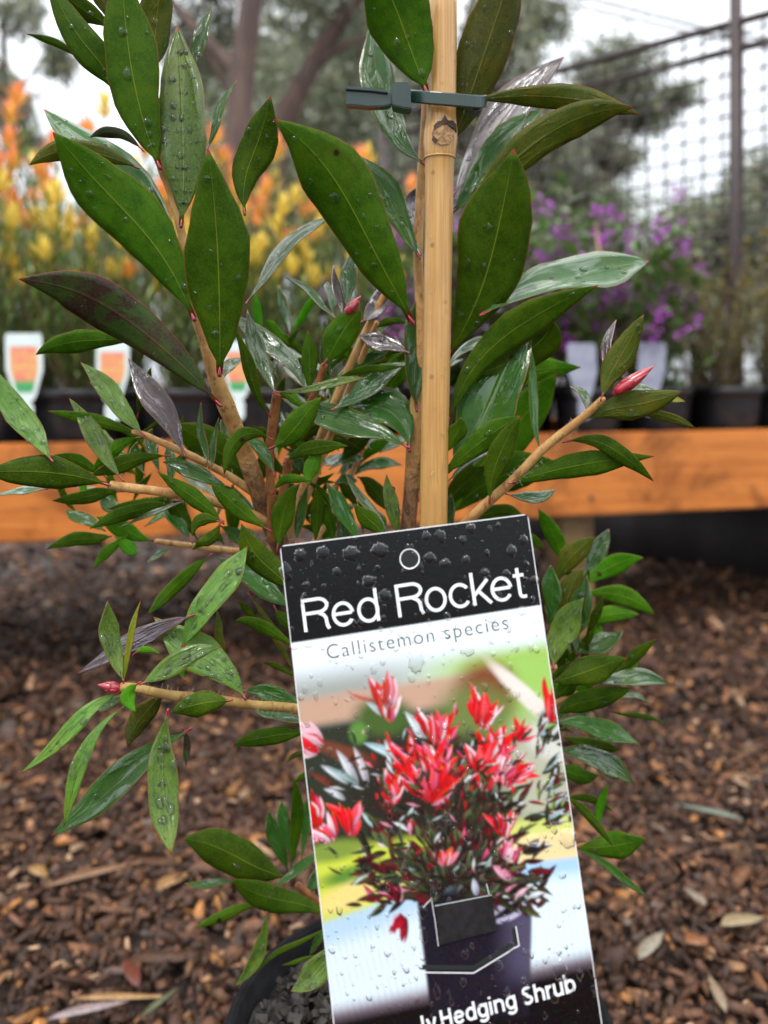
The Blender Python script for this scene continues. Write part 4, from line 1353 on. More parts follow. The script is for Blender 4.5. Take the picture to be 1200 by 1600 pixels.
T_ = [
    # left leader
    ('U', 303, 498, 203, 338, 82, 206, 98, .318, -.012, 8),
    ('G', 285, 392, 178, 262, 68, 170, 60, .330, .02, 35),
    ('U', 343, 584, 341, 415, 325, 232, 100, .308, -.012, 5),
    ('M', 283, 352, 286, 205, 277, 40, 82, .318, .008, 8),
    ('U', 249, 260, 207, 115, 190, -70, 84, .314, -.004, 8),
    ('U', 192, 160, 140, 78, 75, -35, 52, .322, -.004, 10),
    ('U', 128, 92, 88, 68, 42, 53, 15, .325),
    ('U', 178, 45, 130, 15, 80, -30, 40, .325),
    ('O', 176, 36, 160, 0, 145, -40, 34, .322),
    ('O', 236, 112, 244, 35, 262, -60, 54, .326),
    ('G', 300, 112, 312, 66, 331, 13, 30, .328, .01, 20),
    ('G', 325, 232, 341, 182, 370, 126, 16, .33, .01, 40),
    ('U', 382, 332, 394, 245, 423, 150, 60, .325, -.004, 8),
    ('O', 215, 262, 120, 236, 46, 258, 38, .332, -.004, 10),
    ('D', 222, 234, 178, 207, 140, 215, 22, .333),
    ('D', 343, 632, 195, 497, 28, 436, 76, .315, -.02, 10),
    ('U', 225, 530, 130, 533, 56, 554, 36, .333),
    ('S', 386, 472, 442, 396, 521, 338, 24, .335, .02, 45),
    ('S', 346, 600, 358, 575, 388, 560, 20, .34),
    # centre
    ('O', 455, 218, 432, 190, 400, 182, 11, .335),
    ('U', 643, 502, 548, 322, 428, 186, 104, .330, -.018, 6),
    ('G', 655, 402, 612, 318, 545, 236, 42, .35, .01, 30),
    ('U', 666, 142, 625, 30, 560, -90, 104, .338, -.01, 8),
    ('S', 666, 258, 598, 165, 580, 32, 58, .352, .012, 30),
    ('O', 703, 232, 758, 80, 815, -90, 84, .358, -.01, 10),
    ('O', 735, 158, 870, 152, 1000, 179, 42, .350, -.01, 5),
    ('O', 722, 340, 848, 215, 990, 168, 60, .352, -.015, 8),
    ('U', 700, 556, 768, 400, 803, 232, 116, .362, -.02, 5),
    ('V', 708, 305, 782, 195, 882, 88, 62, .372, .012, 35),
    ('G', 706, 332, 775, 250, 850, 168, 62, .368, .01, 25),
    ('S', 795, 402, 812, 350, 818, 288, 16, .37),
    ('S', 752, 492, 885, 436, 1014, 408, 66, .350, .03, 45),
    ('G', 702, 735, 772, 615, 832, 500, 98, .352, .008, 22),
    ('U', 700, 660, 790, 525, 935, 446, 56, .356, -.012, 10),
    ('U', 735, 590, 830, 545, 860, 500, 66, .362, -.01, 8),
    ('S', 700, 575, 740, 540, 790, 524, 20, .36),
    ('B', 742, 612, 820, 582, 908, 574, 40, .415),
    ('B', 735, 610, 815, 560, 878, 528, 44, .42),
    ('B', 690, 775, 795, 680, 870, 584, 76, .405),
    ('G', 845, 707, 833, 625, 830, 545, 16, .345, .008, 10),
    ('U', 690, 744, 750, 692, 813, 649, 40, .348, -.006, 10),
    ('U', 765, 784, 779, 715, 813, 650, 46, .340, -.006, 6),
    ('S', 700, 752, 750, 712, 802, 688, 14, .352),
    ('U', 690, 712, 712, 680, 720, 652, 34, .345),
    ('U', 690, 810, 720, 760, 760, 728, 38, .40),
    ('U', 700, 808, 780, 745, 885, 728, 60, .41),
    ('B', 760, 760, 820, 740, 880, 742, 34, .41),
    ('U', 715, 830, 775, 800, 820, 812, 30, .40),
    ('S', 792, 772, 832, 778, 868, 764, 24, .345, .01, 30),
    ('G', 690, 860, 697, 820, 705, 770, 30, .36, .008, 10),
    # right twig
    ('U', 800, 754, 900, 728, 1022, 713, 40, .338, -.006, 8),
    ('U', 885, 690, 955, 700, 1021, 752, 34, .336, -.006, 8),
    ('O', 912, 655, 985, 634, 1066, 611, 46, .327, -.004, 8),
    ('O', 940, 622, 968, 560, 1006, 491, 50, .322, -.004, 6),
    ('V', 946, 602, 948, 550, 963, 500, 20, .328),
    ('O', 966, 645, 1030, 648, 1086, 668, 20, .332),
    ('Y', 1005, 624, 1040, 622, 1071, 628, 16, .33),
    ('S', 917, 642, 912, 620, 890, 604, 17, .33),
    ('S', 980, 616, 1000, 607, 1022, 609, 12, .326),
    # small centre twigs
    ('S', 430, 614, 404, 556, 387, 484, 36, .342, .01, 20),
    ('U', 420, 648, 392, 585, 366, 512, 24, .345),
    ('S', 478, 612, 430, 545, 352, 484, 32, .352, .015, 30),
    ('M', 432, 612, 505, 603, 575, 590, 17, .342, .004, 20),
    ('B', 432, 614, 455, 620, 475, 640, 18, .343),
    ('G', 636, 698, 545, 662, 440, 622, 46, .350, .015, 30),
    ('G', 640, 702, 604, 640, 520, 645, 78, .356, .02, 30),
    ('S', 520, 640, 580, 600, 636, 567, 44, .358, .02, 35),
    ('U', 520, 600, 570, 578, 632, 572, 16, .362),
    ('G', 515, 600, 560, 570, 612, 552, 26, .368, .005, 20),
    ('U', 424, 700, 462, 668, 502, 620, 50, .335, -.004, 5),
    ('U', 446, 722, 490, 700, 544, 697, 30, .350, -.004, 5),
    ('U', 424, 686, 378, 682, 350, 742, 32, .340, -.006, 12),
    ('G', 428, 740, 410, 706, 384, 682, 26, .345, .01, 20),
    ('U', 507, 568, 532, 525, 566, 484, 62, .348, -.004, 5),
    ('V', 567, 502, 592, 475, 625, 440, 40, .36, .006, 20),
    ('V', 636, 550, 598, 536, 560, 524, 36, .358, .01, 30),
    ('V', 536, 492, 526, 455, 521, 415, 17, .348),
    ('S', 543, 482, 546, 435, 551, 390, 32, .354, .01, 25),
    ('S', 520, 490, 515, 465, 512, 440, 20, .36),
    ('S', 530, 502, 492, 465, 443, 432, 15, .350, .01, 40),
    ('U', 482, 616, 484, 568, 481, 516, 32, .356, -.002, 5),
    ('G', 508, 620, 510, 565, 506, 500, 26, .368, .004, 15),
    ('U', 640, 506, 612, 502, 588, 512, 16, .365),
    ('G', 651, 640, 652, 540, 668, 440, 50, .358, .004, 15),
    ('V', 656, 392, 640, 335, 666, 288, 32, .366),
    ('S', 656, 398, 640, 370, 600, 318, 14, .352),
    ('U', 600, 560, 620, 545, 640, 540, 16, .37),
    ('B', 600, 620, 618, 590, 640, 560, 34, .39),
    ('M', 655, 780, 668, 720, 672, 650, 30, .362, .004, 10),
    # low centre, above the label
    ('U', 433, 858, 442, 805, 464, 757, 44, .352, -.003, 5),
    ('G', 462, 848, 470, 805, 482, 757, 20, .356, .004, 20),
    ('U', 492, 850, 496, 805, 493, 762, 26, .362),
    ('U', 520, 850, 515, 815, 500, 775, 24, .366),
    ('G', 565, 850, 536, 800, 510, 754, 32, .352, .008, 20),
    ('S', 608, 838, 574, 790, 539, 737, 17, .348, .01, 30),
    ('U', 602, 842, 580, 815, 553, 787, 34, .344, -.002, 5),
    ('M', 620, 838, 612, 790, 604, 741, 28, .358, .004, 10),
    ('B', 503, 702, 488, 728, 482, 760, 30, .352),
    ('U', 428, 768, 452, 748, 488, 752, 18, .344),
    ('G', 600, 850, 590, 820, 575, 790, 30, .372),
    ('G', 535, 860, 540, 820, 535, 790, 34, .374),
    ('G', 545, 748, 585, 726, 628, 727, 22, .41),
    ('U', 558, 745, 585, 765, 603, 797, 34, .405),
    ('U', 532, 722, 560, 690, 585, 660, 34, .405),
    ('B', 560, 730, 585, 700, 608, 690, 24, .42),
    ('G', 548, 742, 555, 710, 548, 680, 26, .41),
    ('U', 505, 718, 520, 695, 540, 690, 24, .39),
    ('U', 500, 690, 520, 665, 550, 655, 26, .40),
    ('G', 520, 760, 540, 750, 558, 752, 20, .40),
    ('U', 470, 690, 495, 670, 520, 668, 22, .38),
    ('G', 450, 700, 462, 720, 468, 745, 26, .38),
    ('U', 560, 800, 545, 770, 530, 755, 22, .39),
    ('U', 400, 760, 410, 735, 408, 700, 24, .39),
    ('G', 440, 745, 455, 770, 470, 790, 26, .385),
    # lower left of the fork
    ('U', 420, 828, 368, 790, 330, 757, 38, .342, -.004, 5),
    ('U', 346, 815, 303, 778, 246, 737, 32, .340, -.004, 8),
    ('U', 346, 816, 316, 812, 300, 838, 24, .336),
    ('U', 344, 816, 330, 840, 306, 846, 26, .335),
    ('U', 462, 925, 412, 880, 377, 817, 50, .335, -.004, 5),
    ('M', 284, 1014, 338, 925, 387, 853, 48, .318, .01, 22),
    ('G', 345, 822, 370, 840, 396, 868, 26, .345),
    ('G', 460, 950, 405, 912, 340, 872, 42, .345, .01, 20),
    ('U', 328, 868, 275, 915, 230, 960, 28, .352),
    ('U', 468, 1015, 412, 980, 366, 970, 24, .345),
    ('O', 390, 930, 425, 985, 460, 1050, 16, .352),
    ('U', 410, 975, 390, 958, 372, 938, 14, .355),
    ('U', 470, 1060, 440, 1045, 410, 1034, 10, .35),
    ('U', 430, 950, 445, 970, 470, 990, 24, .355),
    ('U', 440, 895, 415, 870, 390, 880, 30, .36),
    # left twigs
    ('U', 168, 757, 72, 738, -25, 738, 54, .330, -.008, 6),
    ('M', 80, 718, 30, 650, -20, 562, 42, .325, .008, 15),
    ('S', 72, 764, 35, 768, -10, 774, 14, .34),
    ('M', 190, 748, 152, 690, 108, 622, 30, .328, .008, 15),
    ('M', 205, 720, 160, 690, 118, 640, 34, .345),
    ('M', 224, 678, 180, 626, 126, 566, 40, .332, .008, 20),
    ('U', 214, 678, 148, 658, 74, 642, 26, .338),
    ('V', 288, 710, 248, 635, 200, 560, 42, .334, .010, 22),
    ('U', 215, 650, 224, 612, 236, 574, 22, .352),
    ('U', 262, 712, 200, 722, 140, 744, 32, .345),
    ('B', 216, 684, 182, 700, 142, 738, 26, .344),
    ('G', 357, 760, 305, 738, 254, 722, 32, .340, .004, 10),
    ('G', 324, 735, 318, 690, 314, 628, 15, .345),
    ('G', 328, 735, 334, 700, 342, 652, 13, .348),
    ('U', 405, 762, 340, 705, 272, 662, 60, .385),
    ('G', 375, 700, 358, 680, 345, 655, 24, .38),
    ('U', 165, 745, 125, 722, 80, 712, 24, .35),
    ('B', 240, 845, 195, 828, 150, 808, 34, .385),
    ('U', 190, 768, 140, 775, 82, 782, 28, .36),
    ('U', 175, 838, 130, 842, 72, 858, 28, .375),
    ('B', 200, 835, 170, 860, 146, 889, 20, .38),
    ('B', 180, 838, 200, 855, 216, 864, 26, .38),
    ('G', 165, 830, 130, 812, 102, 798, 24, .375),
    ('U', 268, 788, 205, 800, 140, 826, 30, .365),
    ('U', 262, 772, 220, 790, 168, 795, 26, .37),
    ('S', 290, 783, 245, 800, 185, 824, 9, .345),
    ('G', 298, 845, 275, 815, 256, 795, 26, .372),
    ('S', 268, 858, 248, 868, 230, 878, 12, .38),
    ('G', 190, 800, 168, 790, 160, 770, 24, .375),
    ('U', 310, 845, 280, 800, 270, 780, 34, .38),
    ('G', 250, 740, 235, 700, 238, 670, 24, .37),
    ('G', 225, 740, 212, 715, 215, 690, 22, .37),
    ('G', 262, 760, 268, 725, 262, 690, 20, .375),
    ('U', 350, 850, 330, 840, 300, 860, 24, .38),
    ('G', 420, 860, 385, 840, 350, 835, 28, .37),
    # lower left shoot
    ('M', 194, 1066, 174, 1005, 168, 939, 40, .304, .008, 12),
    ('Y', 193, 1068, 202, 1005, 220, 938, 13, .300, .002, 10),
    ('V', 300, 962, 215, 1000, 122, 1052, 34, .318, .012, 25),
    ('M', 222, 1068, 275, 1036, 346, 1010, 40, .298, .006, 15),
    ('B', 216, 1068, 200, 1088, 212, 1112, 28, .296),
    ('U', 360, 1094, 312, 1100, 268, 1114, 46, .296, -.004, 5),
    ('M', 382, 1090, 322, 1030, 240, 964, 60, .316, .008, 12),
    ('B', 288, 1062, 284, 1046, 288, 1020, 14, .31),
    ('M', 184, 1084, 118, 1132, 32, 1209, 25, .300, -.010, 15),
    ('M', 196, 1102, 128, 1186, 100, 1292, 24, .298, -.012, 10),
    ('G', 296, 1140, 192, 1218, 80, 1306, 50, .306, .004, 34),
    ('M', 262, 1112, 255, 1225, 268, 1336, 50, .292, -.014, 8),
    ('O', 256, 1082, 222, 1120, 200, 1168, 42, .315),
    ('D', 286, 1140, 292, 1165, 291, 1198, 14, .315),
    ('G', 195, 1090, 172, 1100, 150, 1105, 22, .312),
    ('G', 380, 1080, 425, 1086, 490, 1108, 34, .338, .006, 15),
    ('S', 480, 1128, 440, 1122, 395, 1108, 20, .34),
    ('U', 485, 1145, 425, 1150, 364, 1163, 34, .345),
    ('O', 485, 1172, 465, 1178, 448, 1192, 10, .345),
    ('O', 338, 948, 342, 990, 352, 1032, 18, .332),
    ('B', 210, 1022, 225, 1015, 250, 1022, 12, .32),
    # bottom cluster
    ('U', 448, 1372, 368, 1338, 284, 1310, 60, .400, -.006, 5),
    ('U', 520, 1430, 432, 1405, 362, 1372, 40, .390, -.004, 5),
    ('G', 370, 1376, 330, 1382, 288, 1380, 16, .41),
    ('U', 405, 1414, 355, 1428, 304, 1450, 20, .41),
    ('G', 450, 1362, 432, 1315, 420, 1265, 30, .405, .004, 10),
    ('G', 455, 1340, 442, 1290, 440, 1252, 24, .41),
    ('U', 454, 1362, 464, 1285, 458, 1214, 24, .40),
    ('U', 500, 1225, 478, 1212, 456, 1228, 12, .40),
    ('G', 470, 1345, 478, 1290, 482, 1245, 18, .41),
    ('G', 425, 1388, 465, 1360, 500, 1330, 20, .39),
    ('G', 480, 1400, 500, 1370, 530, 1350, 30, .40),
    ('M', 417, 1424, 404, 1490, 366, 1541, 26, .375, -.004, 10),
    ('M', 545, 1465, 500, 1512, 454, 1549, 46, .365, -.004, 10),
    ('U', 520, 1445, 450, 1480, 402, 1520, 10, .38),
    ('G', 515, 1450, 498, 1468, 484, 1492, 16, .375),
    ('U', 500, 1492, 470, 1500, 440, 1508, 7, .385),
    # right-hand cluster
    ('M', 864, 1042, 880, 985, 912, 934, 54, .372, .004, 8),
    ('O', 876, 1010, 885, 945, 912, 886, 52, .384, .002, 5),
    ('G', 884, 1000, 905, 960, 917, 898, 44, .380, .004, 10),
    ('G', 858, 985, 863, 930, 860, 882, 36, .385, .004, 10),
    ('O', 868, 915, 893, 870, 929, 839, 42, .395),
    ('S', 905, 905, 932, 868, 952, 826, 36, .435, .004, 10),
    ('B', 882, 892, 868, 842, 841, 795, 34, .42),
    ('B', 904, 912, 950, 888, 1006, 871, 38, .43),
    ('B', 912, 930, 968, 930, 1023, 961, 38, .43),
    ('B', 900, 975, 945, 962, 1000, 960, 32, .43),
    ('B', 918, 955, 930, 980, 936, 1006, 24, .43),
    ('G', 898, 1022, 938, 1008, 974, 985, 36, .392, .008, 25),
    ('U', 863, 1066, 915, 1050, 979, 1028, 54, .376, -.004, 5),
    ('U', 950, 1052, 988, 1030, 1026, 998, 22, .39),
    ('B', 955, 1064, 980, 1052, 997, 1030, 22, .40),
    ('S', 922, 1066, 985, 1060, 1044, 1069, 32, .380, .012, 30),
    ('U', 868, 1118, 915, 1096, 988, 1075, 42, .39),
    ('S', 960, 1090, 990, 1088, 1012, 1098, 10, .40),
    ('U', 948, 1110, 995, 1118, 1039, 1131, 9, .40),
    ('G', 866, 1128, 935, 1138, 1000, 1163, 38, .372, .010, 25),
    ('U', 878, 1150, 925, 1165, 968, 1172, 28, .39),
    ('S', 870, 1172, 935, 1188, 991, 1226, 42, .374, .012, 25),
    ('U', 860, 1200, 900, 1210, 935, 1212, 30, .40),
    ('B', 930, 1296, 938, 1262, 952, 1224, 16, .39),
    ('U', 900, 1325, 955, 1322, 1010, 1310, 46, .395),
    ('U', 885, 1245, 920, 1275, 958, 1322, 18, .38),
    ('G', 900, 1328, 955, 1358, 1012, 1400, 16, .375, .004, 20),
    ('U', 880, 1248, 920, 1248, 958, 1268, 14, .395),
    ('B', 880, 1100, 905, 1085, 930, 1060, 24, .40),
    ('U', 862, 1095, 885, 1075, 900, 1060, 30, .40),
    ('U', 850, 860, 835, 845, 822, 842, 20, .41),
]
for a in T_: Lf(*a)
# extra foliage seen between the twigs, deeper in the bush
for (x, y, n, sx, sy) in ((470, 740, 46, 60, 90), (540, 640, 36, 60, 70), (450, 560, 8, 50, 50), (720, 760, 6, 30, 50), (600, 600, 12, 60, 60), (380, 820, 10, 60, 40), (760, 650, 8, 60, 60), (640, 980, 10, 120, 120), (500, 830, 14, 70, 30), (880, 1130, 18, 40, 80), (890, 980, 12, 30, 60), (180, 800, 8, 60, 40), (240, 720, 8, 50, 40)):
    for i in range(n):
        bx, by = x + R.uniform(-sx, sx), y + R.uniform(-sy, sy)
        a = R.uniform(-2.9, -.2)
        ln = R.uniform(55, 95)
        tx, ty = bx + ln * math.cos(a), by + ln * math.sin(a)
        leaf(R.choice('UUGSB'), (bx, by), ((bx + tx) / 2 + R.uniform(-6, 6), (by + ty) / 2 + R.uniform(-6, 6)), (tx, ty), R.uniform(12, 20), R.uniform(.385, .43))

# short red petioles where the nearer leaves leave the twigs
for ob, c0, c1, wpx, d in PETS:
    Lp_ = 5.5 / FPX * d
    ax = (c1 - c0).normalized()
    r0 = max(.0003, min(.0008, wpx * .032 / FPX * d))
    k = R.uniform(.8, 1.4)
    a_ = c0 - ax * Lp_ * .9 * k
    vs, fs = tube_geo([a_, a_ + ax * Lp_ * .6, c0, c0 + ax * Lp_ * .9, c0 + ax * Lp_ * 2], [r0 * .8, r0 * 1.25, r0 * 1.1, r0 * .8, r0 * .2], 8, bump=.08)
    me = mesh('petiole', [v - c0 for v in vs], fs)
    o = link('petiole', me, REDM, ob)
    o.location = (0, 0, 0)


def bud(a, b, w, d):
    A, Bp = P(*a, d), P(*b, d - .002)
    ax = (Bp - A)
    pr = [(0, .35), (.1, .75), (.3, 1), (.5, .92), (.72, .6), (.9, .25), (1, .02)]
    r0 = w / 2 / FPX * d
    vs, fs = tube_geo([A + ax * f for f, _ in pr], [r0 * q for _, q in pr], 14, bump=.03)
    o = link('bud', mesh('bud', vs, fs), BUDM, shrub)
    # overlapping scales
    n = ax.normalized()
    s0 = n.cross(UP).normalized()
    for k in range(5):
        an = k * 2.4
        sd_ = (s0 * math.cos(an) + n.cross(s0) * math.sin(an))
        tn = n.cross(sd_)
        f0 = .05 + .09 * k
        vs, fs = [], []
        for i in range(6):
            f = i / 5
            ff = f0 + (.5) * f
            rr2 = r0 * np.interp(ff, [q[0] for q in pr], [q[1] for q in pr]) * 1.05 + .0001
            hw = r0 * .8 * math.sin(math.pi * min(.98, .25 + f * .73))
            for u in (-1, -.5, 0, .5, 1):
                aa = u * hw / max(rr2, r0 * .35)
                vs.append(A + ax * ff + (sd_ * math.cos(aa) + tn * math.sin(aa)) * rr2)
        for i in range(5):
            for j in range(4): fs.append((i * 5 + j, i * 5 + j + 1, (i + 1) * 5 + j + 1, (i + 1) * 5 + j))
        s_ = link('bud_scale', mesh('bud_scale', vs, fs), BUDM, o, loc=None)
        s_.location = (0, 0, 0)
        s_.modifiers.new('t', 'SOLIDIFY').thickness = .0002


bud((958, 616), (1023, 571), 20, .322)
bud((188, 1076), (152, 1070), 17, .300)
bud((540, 494), (564, 462), 18, .347)

# water drops on leaves
vs, fs = [], []
rr = pick(99)
for kind, fr, lv, fold, Lpx, w_ in LEAFSURF:
    dens = {'M': 1.6, 'G': .5, 'S': .25, 'V': .4, 'U': .25, 'O': .35, 'Y': .8, 'B': .1, 'D': .15}[kind]
    if fr[8][0].y > .405: continue
    cnt = int(dens * Lpx * w_ / 330)
    for _ in range(cnt):
        i = rr.randrange(2, 15)
        u = rr.uniform(-.8, .8)
        p, S2, N2, hw, T = fr[i]
        fu = (u + 1) * 3
        j = min(int(fu), 5)
        q = lv[i * 7 + j].lerp(lv[i * 7 + j + 1], fu - j)
        nn = N2 if N2.dot(CAM - q) > 0 else -N2
        s = .0003 + .0013 * rr.random() ** 3
        if s > hw * .5: continue
        dome(q + nn * .00018, S2 * s, T * s * rr.uniform(1, 1.7), nn, s * .55, vs, fs, 9, 3, rr)
o = link('water_drops', mesh('water_drops', vs, fs), WATER, shrub)
o['kind'] = 'stuff'
# fine hairs on young twigs
vs, fs = [], []
for (x0, y0, x1, y1, d, r_) in ((345, 610, 318, 520, .338, 12), (318, 530, 285, 390, .328, 8), (800, 752, 900, 660, .336, 8), (330, 783, 200, 762, .342, 8), (470, 1108, 215, 1078, .315, 8), (360, 745, 245, 688, .345, 6)):
    for k in range(110):
        f = rr.random()
        sx = rr.choice((-1, 1))
        L_ = math.hypot(x1 - x0, y1 - y0)
        nx, ny = -(y1 - y0) / L_, (x1 - x0) / L_
        c = P(x0 + (x1 - x0) * f + nx * sx * r_ * .8, y0 + (y1 - y0) * f + ny * sx * r_ * .8, d)
        e = c + (RT * (nx * sx) - UP * (ny * sx) + Vector((rr.gauss(0, .4), rr.gauss(0, .6), rr.gauss(0, .4)))) * rr.uniform(.0006, .0015)
        tube_geo([c, e], [.00005, .00003], 3, False, vs, fs)
o = link('fine_hairs', mesh('fine_hairs', vs, fs), simple('hair', (.6, .5, .38), rough=.5, bs=0), shrub)
o['kind'] = 'stuff'

#LABEL_BEGIN
# ================================================================== THE LABEL
LTL, LTR, LBL = P(437, 853, .272), P(825, 803, .272), P(537, 1600, .256)
LU = (LTR - LTL); LW = LU.length; LU.normalize()
LD = (LBL - LTL); LD -= LU * LD.dot(LU); LD.normalize()
LN = LU.cross(LD).normalized()
if LN.dot(CAM - LTL) < 0: LN = -LN
LH = .185


def ray_uv(px, py):
    d = (FW + RT * ((px - 600) / FPX) + UP * ((590 - py) / FPX))
    t = (LTL - CAM).dot(LN) / d.dot(LN)
    q = CAM + d * t - LTL
    return q.dot(LU), q.dot(LD)


def Lp(u, v, lift=0.): return LTL + LU * u + LD * v + LN * lift
def onl(px, py, lift=0.): return Lp(*ray_uv(px, py), lift)


label = empty('plant_label', LTL, label='glossy wet plant label showing a potted shrub with red leaf tips', cat='plant label')
WH = simple('white_plastic', (.80, .81, .82), (.78, .79, .80), .3, 30, 0)
# card with rounded corners
cr = .0016
out = []
for (cx_, cy_, a0) in ((LW - cr, cr, -90), (LW - cr, LH - cr, 0), (cr, LH - cr, 90), (cr, cr, 180)):
    for k in range(6):
        a = math.radians(a0 + k * 18)
        out.append((cx_ + cr * math.cos(a), cy_ + cr * math.sin(a)))
n = len(out)
vs = [Lp(u, v, 0) for u, v in out] + [Lp(u, v, -.0006) for u, v in out]
fs = [tuple(range(n)), tuple(range(n, 2 * n))[::-1]] + [(i, (i + 1) % n, n + (i + 1) % n, n + i) for i in range(n)]
link('card', mesh('card', vs, fs), WH, label, smooth=False)

# ---- printed picture, painted as colours on a fine grid
H0, W0 = 860, 540   # working canvas covers photo px 430..970 x 795..1655
ox, oy = 430, 795
YY, XX = np.mgrid[0:H0, 0:W0].astype(np.float32)
XX += ox; YY += oy
A = np.zeros((H0, W0, 3), np.float32)


def lin(c): return tuple(((x / 255) ** 2.2) for x in c)
def fill(mask, c):
    mask = np.clip(mask, 0, 1)[..., None]
    A[:] = A * (1 - mask) + np.array(lin(c), np.float32) * mask
def sm(x, a, b):
    t = np.clip((x - a) / (b - a), 0, 1)
    return t * t * (3 - 2 * t)
def blobp(x, y, rx, ry, c, ang=0, soft=1.0, k=1.):
    ca, sa = math.cos(ang), math.sin(ang)
    dx, dy = XX - x, YY - y
    r = np.sqrt(((dx * ca + dy * sa) / rx) ** 2 + ((-dx * sa + dy * ca) / ry) ** 2)
    fill((1 - sm(r, 1 - soft * .5, 1 + soft * .5)) * k, c)


vv = YY + .153 * (XX - 455)           # horizontal lines of the print, at height where x=455
A[:] = lin((222, 232, 240))
fill(1 - sm(vv, 1030, 1075), (226, 235, 243))
fill(sm(vv, 1030, 1090) * (1 - sm(XX, 560, 760)), (150, 155, 150))
fill(sm(vv, 1045, 1085) * sm(XX, 600, 760), (150, 185, 80))
fill(sm(vv, 1085, 1105) * (1 - sm(vv, 1135, 1150)), (185, 150, 128))
fill(sm(vv, 1130, 1150), (48, 52, 42))
blobp(840, 1090, 75, 70, (150, 190, 95), .2, .5)
blobp(760, 1080, 45, 45, (120, 62, 40), .2, 1)
blobp(835, 1100, 95, 13, (226, 214, 205), .75, .6)
blobp(600, 1120, 45, 30, (70, 92, 45), 0, .8)
blobp(545, 1180, 60, 12, (110, 62, 44), .35, .8)
blobp(560, 1145, 14, 17, (90, 130, 60), 0, .8)
blobp(745, 1120, 60, 50, (105, 120, 66), 0, 1)
blobp(700, 1240, 150, 90, (45, 40, 34), 0, .5)
blobp(850, 1210, 70, 90, (170, 172, 150), 0, .8)
blobp(860, 1160, 40, 25, (200, 200, 190), .5, .8)
# lower background
fill(sm(vv, 1325, 1350) * (1 - sm(XX, 640, 700)), (190, 200, 70))
fill(sm(vv, 1325, 1345) * sm(XX, 770, 800), (196, 205, 110))
fill(sm(vv, 1350, 1372) * sm(XX, 770, 800), (226, 204, 150))
blobp(520, 1330, 50, 16, (120, 140, 60), -.2, 1)
blobp(560, 1365, 60, 14, (88, 130, 50), -.25, 1)
blobp(560, 1395, 80, 20, (222, 200, 120), -.35, 1)
blobp(600, 1400, 30, 10, (205, 215, 90), -.35, 1)
tl = YY + .35 * (XX - 515)
fill(sm(tl, 1432, 1446) * (1 - sm(XX, 690, 720)), (168, 198, 222))
fill(sm(tl, 1455, 1500) * (1 - sm(XX, 690, 720)), (212, 226, 236))
tr = YY + .12 * (XX - 800)
fill(sm(tr, 1346, 1356) * sm(XX, 770, 790), (160, 196, 228))
fill(sm(tr, 1362, 1395) * sm(XX, 770, 790), (214, 232, 242))
rib = np.sin((XX + .14 * (1400 - YY)) * .62) * .5 + .5
fill(rib * .22 * sm(vv, 1420, 1450), (178, 176, 178))
rib = np.sin((XX * .55 - YY * .2)) * .5 + .5
fill(rib * .15 * (1 - sm(XX, 600, 680)) * sm(tl, 1450, 1480), (150, 170, 190))
# bottom black band with red-brown fade
bb = YY + .22 * (XX - 532)
fill(sm(bb, 1560, 1592) * .85, (105, 76, 90))
fill(sm(bb, 1574, 1606), (22, 14, 17))
# pot
px_l = 648 + (YY - 1400) * .12
potm_ = sm(XX, px_l, px_l + 5) * (1 - sm(XX, 826 + (1500 - YY) * .02, 832 + (1500 - YY) * .02)) * sm(YY, 1385, 1400) * (1 - sm(YY, 1580, 1600))
fill(potm_, (34, 29, 40))
fill(potm_ * sm(XX, 760, 822) * sm(YY, 1400, 1440) * (1 - sm(YY, 1500, 1560)) * .8, (86, 80, 104))
blobp(770, 1395, 52, 40, (30, 22, 22), -.3, .25)
rimd = np.abs(np.sqrt(((XX - 768) / 56) ** 2 + ((YY - 1398) / 42) ** 2) - 1)
fill((1 - sm(rimd, .05, .12)) * sm(XX, 772, 780) * sm(YY + .3 * (XX - 800), 1372, 1380), (176, 172, 196))
fill((1 - sm(np.abs(YY - (1428 - (XX - 770) * .75)), 3, 8)) * sm(XX, 768, 774) * (1 - sm(XX, 814, 822)), (160, 156, 180))


